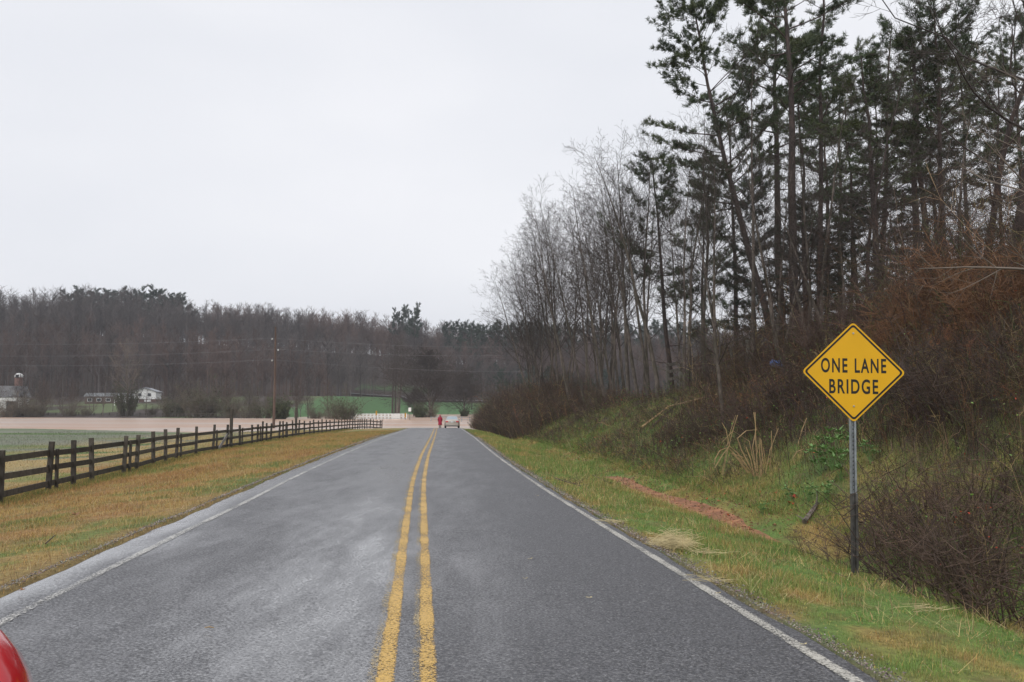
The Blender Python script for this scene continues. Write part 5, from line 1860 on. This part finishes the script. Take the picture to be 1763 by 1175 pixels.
for k, (u, v, s_, lb) in enumerate(((1600, 1005, 1.0, "low dense brown bramble filling the ditch right of the sign post"), (1700, 1040, 1.2, "low dense brown bramble in the ditch near the lower right corner"), (1762, 1075, 1.25, "low dense brown bramble at the very lower right edge"), (1640, 960, 1.2, "dense brown bramble upslope of the ditch behind the sign post"), (1735, 985, 1.3, "dense brown bramble upslope of the ditch at the right edge"), (1570, 900, .9, "brown bramble on the lower bank a step right of the sign post"), (1650, 880, 1.0, "brown bramble on the lower bank between the post and the right edge"), (1730, 900, 1.1, "brown bramble on the lower bank by the right edge"), (1500, 950, .6, "small brown bramble right behind the sign post"))):
    g = hit(u, v)
    place(s2, used, g, .7 * k, (s_ * 1.3, s_ * 1.3, s_), (0, 0), lb, "shrub")
s3 = shrub(73, 1.9, 1.3, 60, "bare_shrub", 'shrub_brown', 14, None, 0, .0045)
s4 = shrub(74, 2.0, 1.3, 70, "rusty_shrub", 'shrub_orange', 14, None, 0, .0042)
for k, (p_, u, v, s_, lb) in enumerate(((s3, 1230, 760, .9, "dark brown shrub behind the broken reeds"), (s3, 1310, 740, 1.0, "dark brown shrub directly above the broken reeds"), (s3, 1380, 700, 1.1, "dark brown shrub left of the yellow sign"), (s3, 1180, 770, .6, "low dark shrub on the bank left of the broken reeds"), (s3, 1560, 700, 1.0, "brown shrub on the bank right of the yellow sign"), (s3, 1660, 720, 1.1, "brown shrub on the bank near the right edge at sign height"), (s3, 1430, 600, 1.0, "brown shrub on the slope above the left corner of the yellow sign"),
                                        (s4, 1590, 575, .9, "rusty shrub on the clay crest right of the yellow sign top"), (s4, 1660, 520, 1.0, "tallest rusty shrub on the clay crest"), (s4, 1735, 560, 1.0, "rusty shrub on the clay crest at the right edge"), (s4, 1545, 610, .7, "small rusty shrub beside the top right side of the yellow sign"), (s3, 1500, 555, .9, "brown shrub on the crest over the top of the yellow sign"))):
    g = hit(u, v)
    place(p_, used, g, 1.3 * k, (s_ * 1.1, s_ * 1.1, s_), (0, -.08), lb, "shrub", None)

# broken pale reeds
g0 = hit(1305, 822)
re_ = empty("reed_clump", g0, 0, "clump of broken pale reeds bent over at the foot of the right bank", "reeds")
D_ = g0.y


def rp(u, v, dy=0.0):
    return at(u, v, D_ + dy) - g0


paths = [[(1305, 820), (1301, 760), (1300, 710)], [(1303, 818), (1296, 770), (1302, 740), (1298, 710)], [(1312, 824), (1308, 780), (1309, 755)], [(1308, 826), (1313, 790), (1311, 758)],
         [(1300, 820), (1277, 775), (1270, 755), (1285, 742), (1303, 740)], [(1300, 822), (1270, 780), (1256, 768), (1243, 786), (1231, 806)], [(1290, 815), (1262, 778), (1254, 770), (1248, 800), (1244, 818)], [(1256, 769), (1250, 740), (1243, 728)],
         [(1325, 812), (1329, 770), (1328, 742)], [(1318, 815), (1326, 775), (1340, 738)], [(1285, 800), (1260, 780), (1280, 788)], [(1303, 820), (1290, 760), (1262, 742), (1243, 762)], [(1255, 768), (1262, 740), (1270, 715)], [(1301, 843), (1315, 826), (1326, 812)],
         [(1312, 822), (1318, 795), (1314, 770)], [(1306, 822), (1302, 790), (1306, 765)], [(1298, 820), (1292, 790), (1284, 770)], [(1302, 820), (1300, 805), (1296, 818)], [(1250, 772), (1240, 776), (1232, 790), (1230, 800)]]
rg = random.Random(2)
for k, pth in enumerate(paths):
    for rep in range(2):
        jx, dy = rg.gauss(0, 1.5) * rep, rg.gauss(0, .18)
        pts = [rp(u + jx, v, dy) for u, v in pth]
        MB().tube(pts, [.0105 * (1 - .5 * i / len(pts)) * (1 if not rep else .7) for i in range(len(pts))], 5).build("reed", M['reed'], re_)
for u0, v0, pth, lb in ((1370, 800, [(1365, 790), (1372, 778), (1383, 774), (1400, 779), (1416, 784)], "pale bent dead stalk lying beside the green leafy plants"), (1375, 770, [(1374, 765), (1381, 740), (1389, 720)], "upright pale dead stalk on the bank left of the yellow sign post")):
    g = hit(u0, v0)
    pts = [at(u, v, g.y) for u, v in pth]
    MB_ = MB().tube([Vector((g.x, g.y, g.z - .05))] + pts, .011, 5)
    tag(MB_.build("dead_stalk", M['reed']), lb, "plant")

# broad-leaved green plants
lp = empty("leafy_plant")
rg = random.Random(12)
mb = MB()
for k in range(16):
    az = rg.uniform(0, 6.28); h_ = rg.uniform(.2, .75); r_ = rg.uniform(.02, .35)
    stp = Vector((math.cos(az) * r_, math.sin(az) * r_, h_))
    mb.tube([(0, 0, -.03), tuple(stp * .6 + Vector((0, 0, .05))), tuple(stp)], .005, 4)
st_ = mb.build("stem", M['leaf_green'], lp)
mb = MB()
rg = random.Random(12)
for k in range(16):
    az = rg.uniform(0, 6.28); h_ = rg.uniform(.2, .75); r_ = rg.uniform(.02, .35)
    c = Vector((math.cos(az) * r_, math.sin(az) * r_, h_))
    for j in range(7):
        a = az + j * .9 + rg.uniform(-.3, .3); el = rg.uniform(.1, .9); L_ = rg.uniform(.10, .18); w_ = L_ * .2
        d = Vector((math.cos(a) * math.cos(el), math.sin(a) * math.cos(el), math.sin(el)))
        s = d.cross(Vector((0, 0, 1))).normalized(); n_ = s.cross(d)
        b = len(mb.v)
        mb.v += [c, c + d * L_ * .45 + s * w_ + n_ * .012, c + d * L_, c + d * L_ * .45 - s * w_ + n_ * .012, c + d * L_ * .5 - n_ * .004]
        mb.f += [[b, b + 1, b + 4], [b + 1, b + 2, b + 4], [b + 2, b + 3, b + 4], [b + 3, b, b + 4]]
mb.build("leaves", M['leaf_green'], lp)
for k, (u, v, s_, lb) in enumerate(((1432, 812, 1.15, "tallest glossy green leafy plant on the bank left of the sign post"), (1412, 822, .85, "glossy green leafy plant left of the tallest one"), (1447, 830, .8, "glossy green leafy plant touching the sign post"), (1392, 866, .5, "small bright green plant above the red leaves"), (1360, 866, .45, "small bright green plant left of the red leaves"), (1425, 868, .55, "bright green plant just left of the middle of the sign post"), (1312, 888, .38, "small bright green rosette by the end of the clay channel"), (1500, 800, .6, "small green leafy plant right of the sign post"))):
    g = hit(u, v)
    place(lp, used, g, 2.1 * k, s_, (0, 0), lb, "plant", "green leafy plants by the sign")

# straw heap
g = hit(1160, 948)
st = Tubes(); rg = random.Random(6)
for k in range(420):
    a = rg.gauss(-.15, .35); L_ = rg.uniform(.15, .6)
    c = Vector((rg.gauss(0, .17), rg.gauss(0, .15), .02 + abs(rg.gauss(0, .06))))
    d = Vector((math.cos(a), math.sin(a), rg.gauss(0, .22)))
    st.add([tuple(c - d * L_ / 2), tuple(c + Vector((0, 0, .02))), tuple(c + d * L_ / 2)], [.0022, .0022, .0015], 3)
o = st.build("straw_heap", M['straw'])
o.location = g + Vector((0, 0, .03)); o.scale = (.6, .75, 1.0)
tag(o, "flattened heap of pale straw on the right verge close to the white line", "straw")
for k, (u, v, a0, lb) in enumerate(((1220, 960, .3, "wisp of pale straw right of the straw heap"), (1050, 905, -.6, "wisp of pale straw at the road edge left of the straw heap"), (1210, 1010, -.5, "wisp of pale straw on the road edge below the straw heap"), (1600, 1060, .4, "wisp of pale straw in the grass near the lower right corner"))):
    g = hit(u, v); st = Tubes()
    for j in range(30):
        a = a0 + rg.gauss(0, .3); L_ = rg.uniform(.15, .5); c = Vector((rg.gauss(0, .18), rg.gauss(0, .10), .03 + .03 * rg.random()))
        d = Vector((math.cos(a), math.sin(a), rg.gauss(0, .06)))
        st.add([tuple(c - d * L_ / 2), tuple(c), tuple(c + d * L_ / 2)], [.0016, .002, .0014], 3)
    o = st.build("straw_wisp", M['straw']); o.location = g + Vector((0, 0, .02)); o.scale = (.6, .8, 1); tag(o, lb, "straw", "wisps of straw on the right verge")

# fallen branches
def stick(name, pth, lb, r=.02, m='shrub_brown', lift=.06, twigs=6, seed=1):
    rg = random.Random(seed)
    ps = []
    for u, v in pth:
        g = hit(u, v); ps.append(g + Vector((0, 0, lift + rg.uniform(0, .05))))
    mb = MB().tube(ps, [r * (1 - .6 * i / len(ps)) for i in range(len(ps))], 6)
    for k in range(twigs):
        i = rg.randrange(len(ps) - 1); a = ps[i].lerp(ps[i + 1], rg.random())
        e = Vector((rg.gauss(0, 1), rg.gauss(0, .6), rg.uniform(.1, .9))).normalized() * rg.uniform(.2, .5)
        mb.tube([a, a + e * .5, a + e + Vector((rg.gauss(0, .06), 0, .02))], [r * .35, r * .25, r * .12], 4)
    tag(mb.build(name, M[m]), lb, "branch")


stick("fallen_branch", [(955, 828), (975, 836), (1000, 843)], "twiggy dead branch lying on the right verge before the clay channel", .014, twigs=16, seed=3)
stick("fallen_branch", [(1020, 822), (1050, 836), (1085, 842)], "dark fallen branch lying along the near end of the clay channel", .016, twigs=10, seed=4)
stick("fallen_branch", [(1105, 745), (1150, 710), (1245, 688)], "long pale fallen pole lying up the mossy bank under the clear trunks", .045, 'reed', .2, 3, 5)
stick("fallen_branch", [(1125, 738), (1145, 718), (1162, 704)], "dark fallen stick crossing the long pale pole on the bank", .04, twigs=3, seed=6)
stick("fallen_branch", [(1060, 772), (1110, 771)], "thin dark stick lying level on the lower bank", .025, twigs=3, seed=7)
stick("fallen_branch", [(1385, 905), (1400, 888), (1408, 872)], "mossy log end on the ditch side left of the sign post", .05, 'bark_grey', .05, 2, 8)
stick("fallen_branch", [(78, 942), (95, 932)], "short dark stick in the turf of the left verge", .008, twigs=0, lift=.03)


# leaves and scraps
def leaf(u, v, s, m, lb, name="fallen_leaf", cat="leaf", lift=.03, grp=None, n=5):
    g = hit(u, v); rg = random.Random(int(u * 7 + v)); mb = MB()
    z0_ = max(g.z, float(roadz(np.array(g.y), np.array(g.x - float(xc(g.y))))) if -3.4 < g.x - float(xc(g.y)) < 2.8 else -99)
    c = Vector((g.x, g.y, z0_ + lift))
    for k in range(n):
        a = 6.28 * k / n + rg.uniform(-.3, .3); L_ = s * rg.uniform(.6, 1.1)
        d = Vector((math.cos(a), math.sin(a), rg.uniform(-.05, .5))); p = Vector((-d.y, d.x, .1)) * .32
        b = len(mb.v)
        mb.v += [c, c + d * L_ * .55 + p * L_, c + d * L_, c + d * L_ * .55 - p * L_]
        mb.f.append([b, b + 1, b + 2, b + 3])
    o = mb.build(name, M[m])
    md = o.modifiers.new("t", 'SOLIDIFY'); md.thickness = .002
    return tag(o, lb, cat, grp)


leaf(1368, 860, .14, 'leaf_red', "bright red leaf cluster on the bank left of the sign post, upper one")
leaf(1362, 871, .13, 'leaf_red', "bright red leaf cluster on the bank left of the sign post, lower one")
leaf(1335, 852, .07, 'leaf_red', "small dull red leaf left of the bright red leaves")
leaf(1237, 866, .07, 'leaf_red', "dark red leaf on the bank above the end of the clay channel")
leaf(1543, 850, .06, 'leaf_red', "small red leaf in the brush right of the sign post")
leaf(128, 890, .12, 'leaf_brown', "curled brown leaf standing in the turf of the left verge")
leaf(1128, 706, .22, 'leaf_brown', "orange-brown scrap lying high on the mossy bank")
leaf(36, 1040, .035, 'leaf_brown', "tiny brown leaf on the wet left road edge")
for k, (u, v) in enumerate(((925, 861), (912, 976), (1015, 1046), (1238, 1038), (904, 1011), (1385, 1130))):
    leaf(u, v, .035, 'straw', "one of the tiny pale leaf flecks scattered over the right lane", "leaf_fleck", "leaf", .012, "leaf flecks on the right lane", 2)
g = hit(360, 1106)
mb = MB().tube([g + Vector((-.035, 0, .10)), g + Vector((0, .004, .105)), g + Vector((.035, -.004, .10))], [.003, .005, .003], 6)
tag(mb.build("wood_chip", M['reed']), "tiny tan wood chip lying on the left lane in the foreground", "twig")
g = hit(1342, 640)
mb = MB(); rg = random.Random(3)
for k in range(5):
    mb.tube([g + Vector((rg.gauss(0, .12), rg.gauss(0, .1), .1 + rg.random() * .1)), g + Vector((rg.gauss(0, .18), 0, .32 + rg.gauss(0, .08)))], [.06, .09], 6)
o = mb.build("plastic_scrap", M['blue']); tag(o, "small crumpled blue plastic scrap caught on the slope left of the yellow sign", "litter")

# plank fence behind the crest trees
cf = empty("plank_fence", (0, 0, 0), 0, "weathered grey plank fence behind the trunks on the bank crest", "fence")
prev = None
for k, u in enumerate((1150, 1172, 1200, 1236, 1262, 1290)):
    d = 52 - 14 * (u - 1150) / 140
    x = (u - 881.5) / 1503 * d
    p = Vector((x, d, max(gz(x, d), at(u, 664 - (u - 1150) * .18, d).z)))
    mb = MB(); mb.box((0, 0, .1), (.09, .09, 1.25)); o = mb.build("post", mat("weathered_post", (.15, .14, .12), .85, .3, 8), cf); o.location = p
    if prev is not None:
        for hh in (.35, .8, 1.2):
            MB().beam(prev + Vector((0, -.1, hh)), p + Vector((0, -.1, hh)), .05, .17).build("rail", M['bark_grey'], cf)
    prev = p

# ------------------------------------------------------------------ damp air over the valley
hz_, t, b = newmat("damp_air")
t.nodes.remove(b)
pv_ = t.nodes.new("ShaderNodeVolumePrincipled")
pv_.inputs["Color"].default_value = (.86, .88, .93, 1)
pv_.inputs["Density"].default_value = .00027
pv_.inputs["Anisotropy"].default_value = .2
t.links.new(pv_.outputs[0], t.nodes["Material Output"].inputs["Volume"])
mb = MB().box((0, 650, 42), (1100, 1850, 50))
tag(mb.build("haze", hz_), kind="stuff")
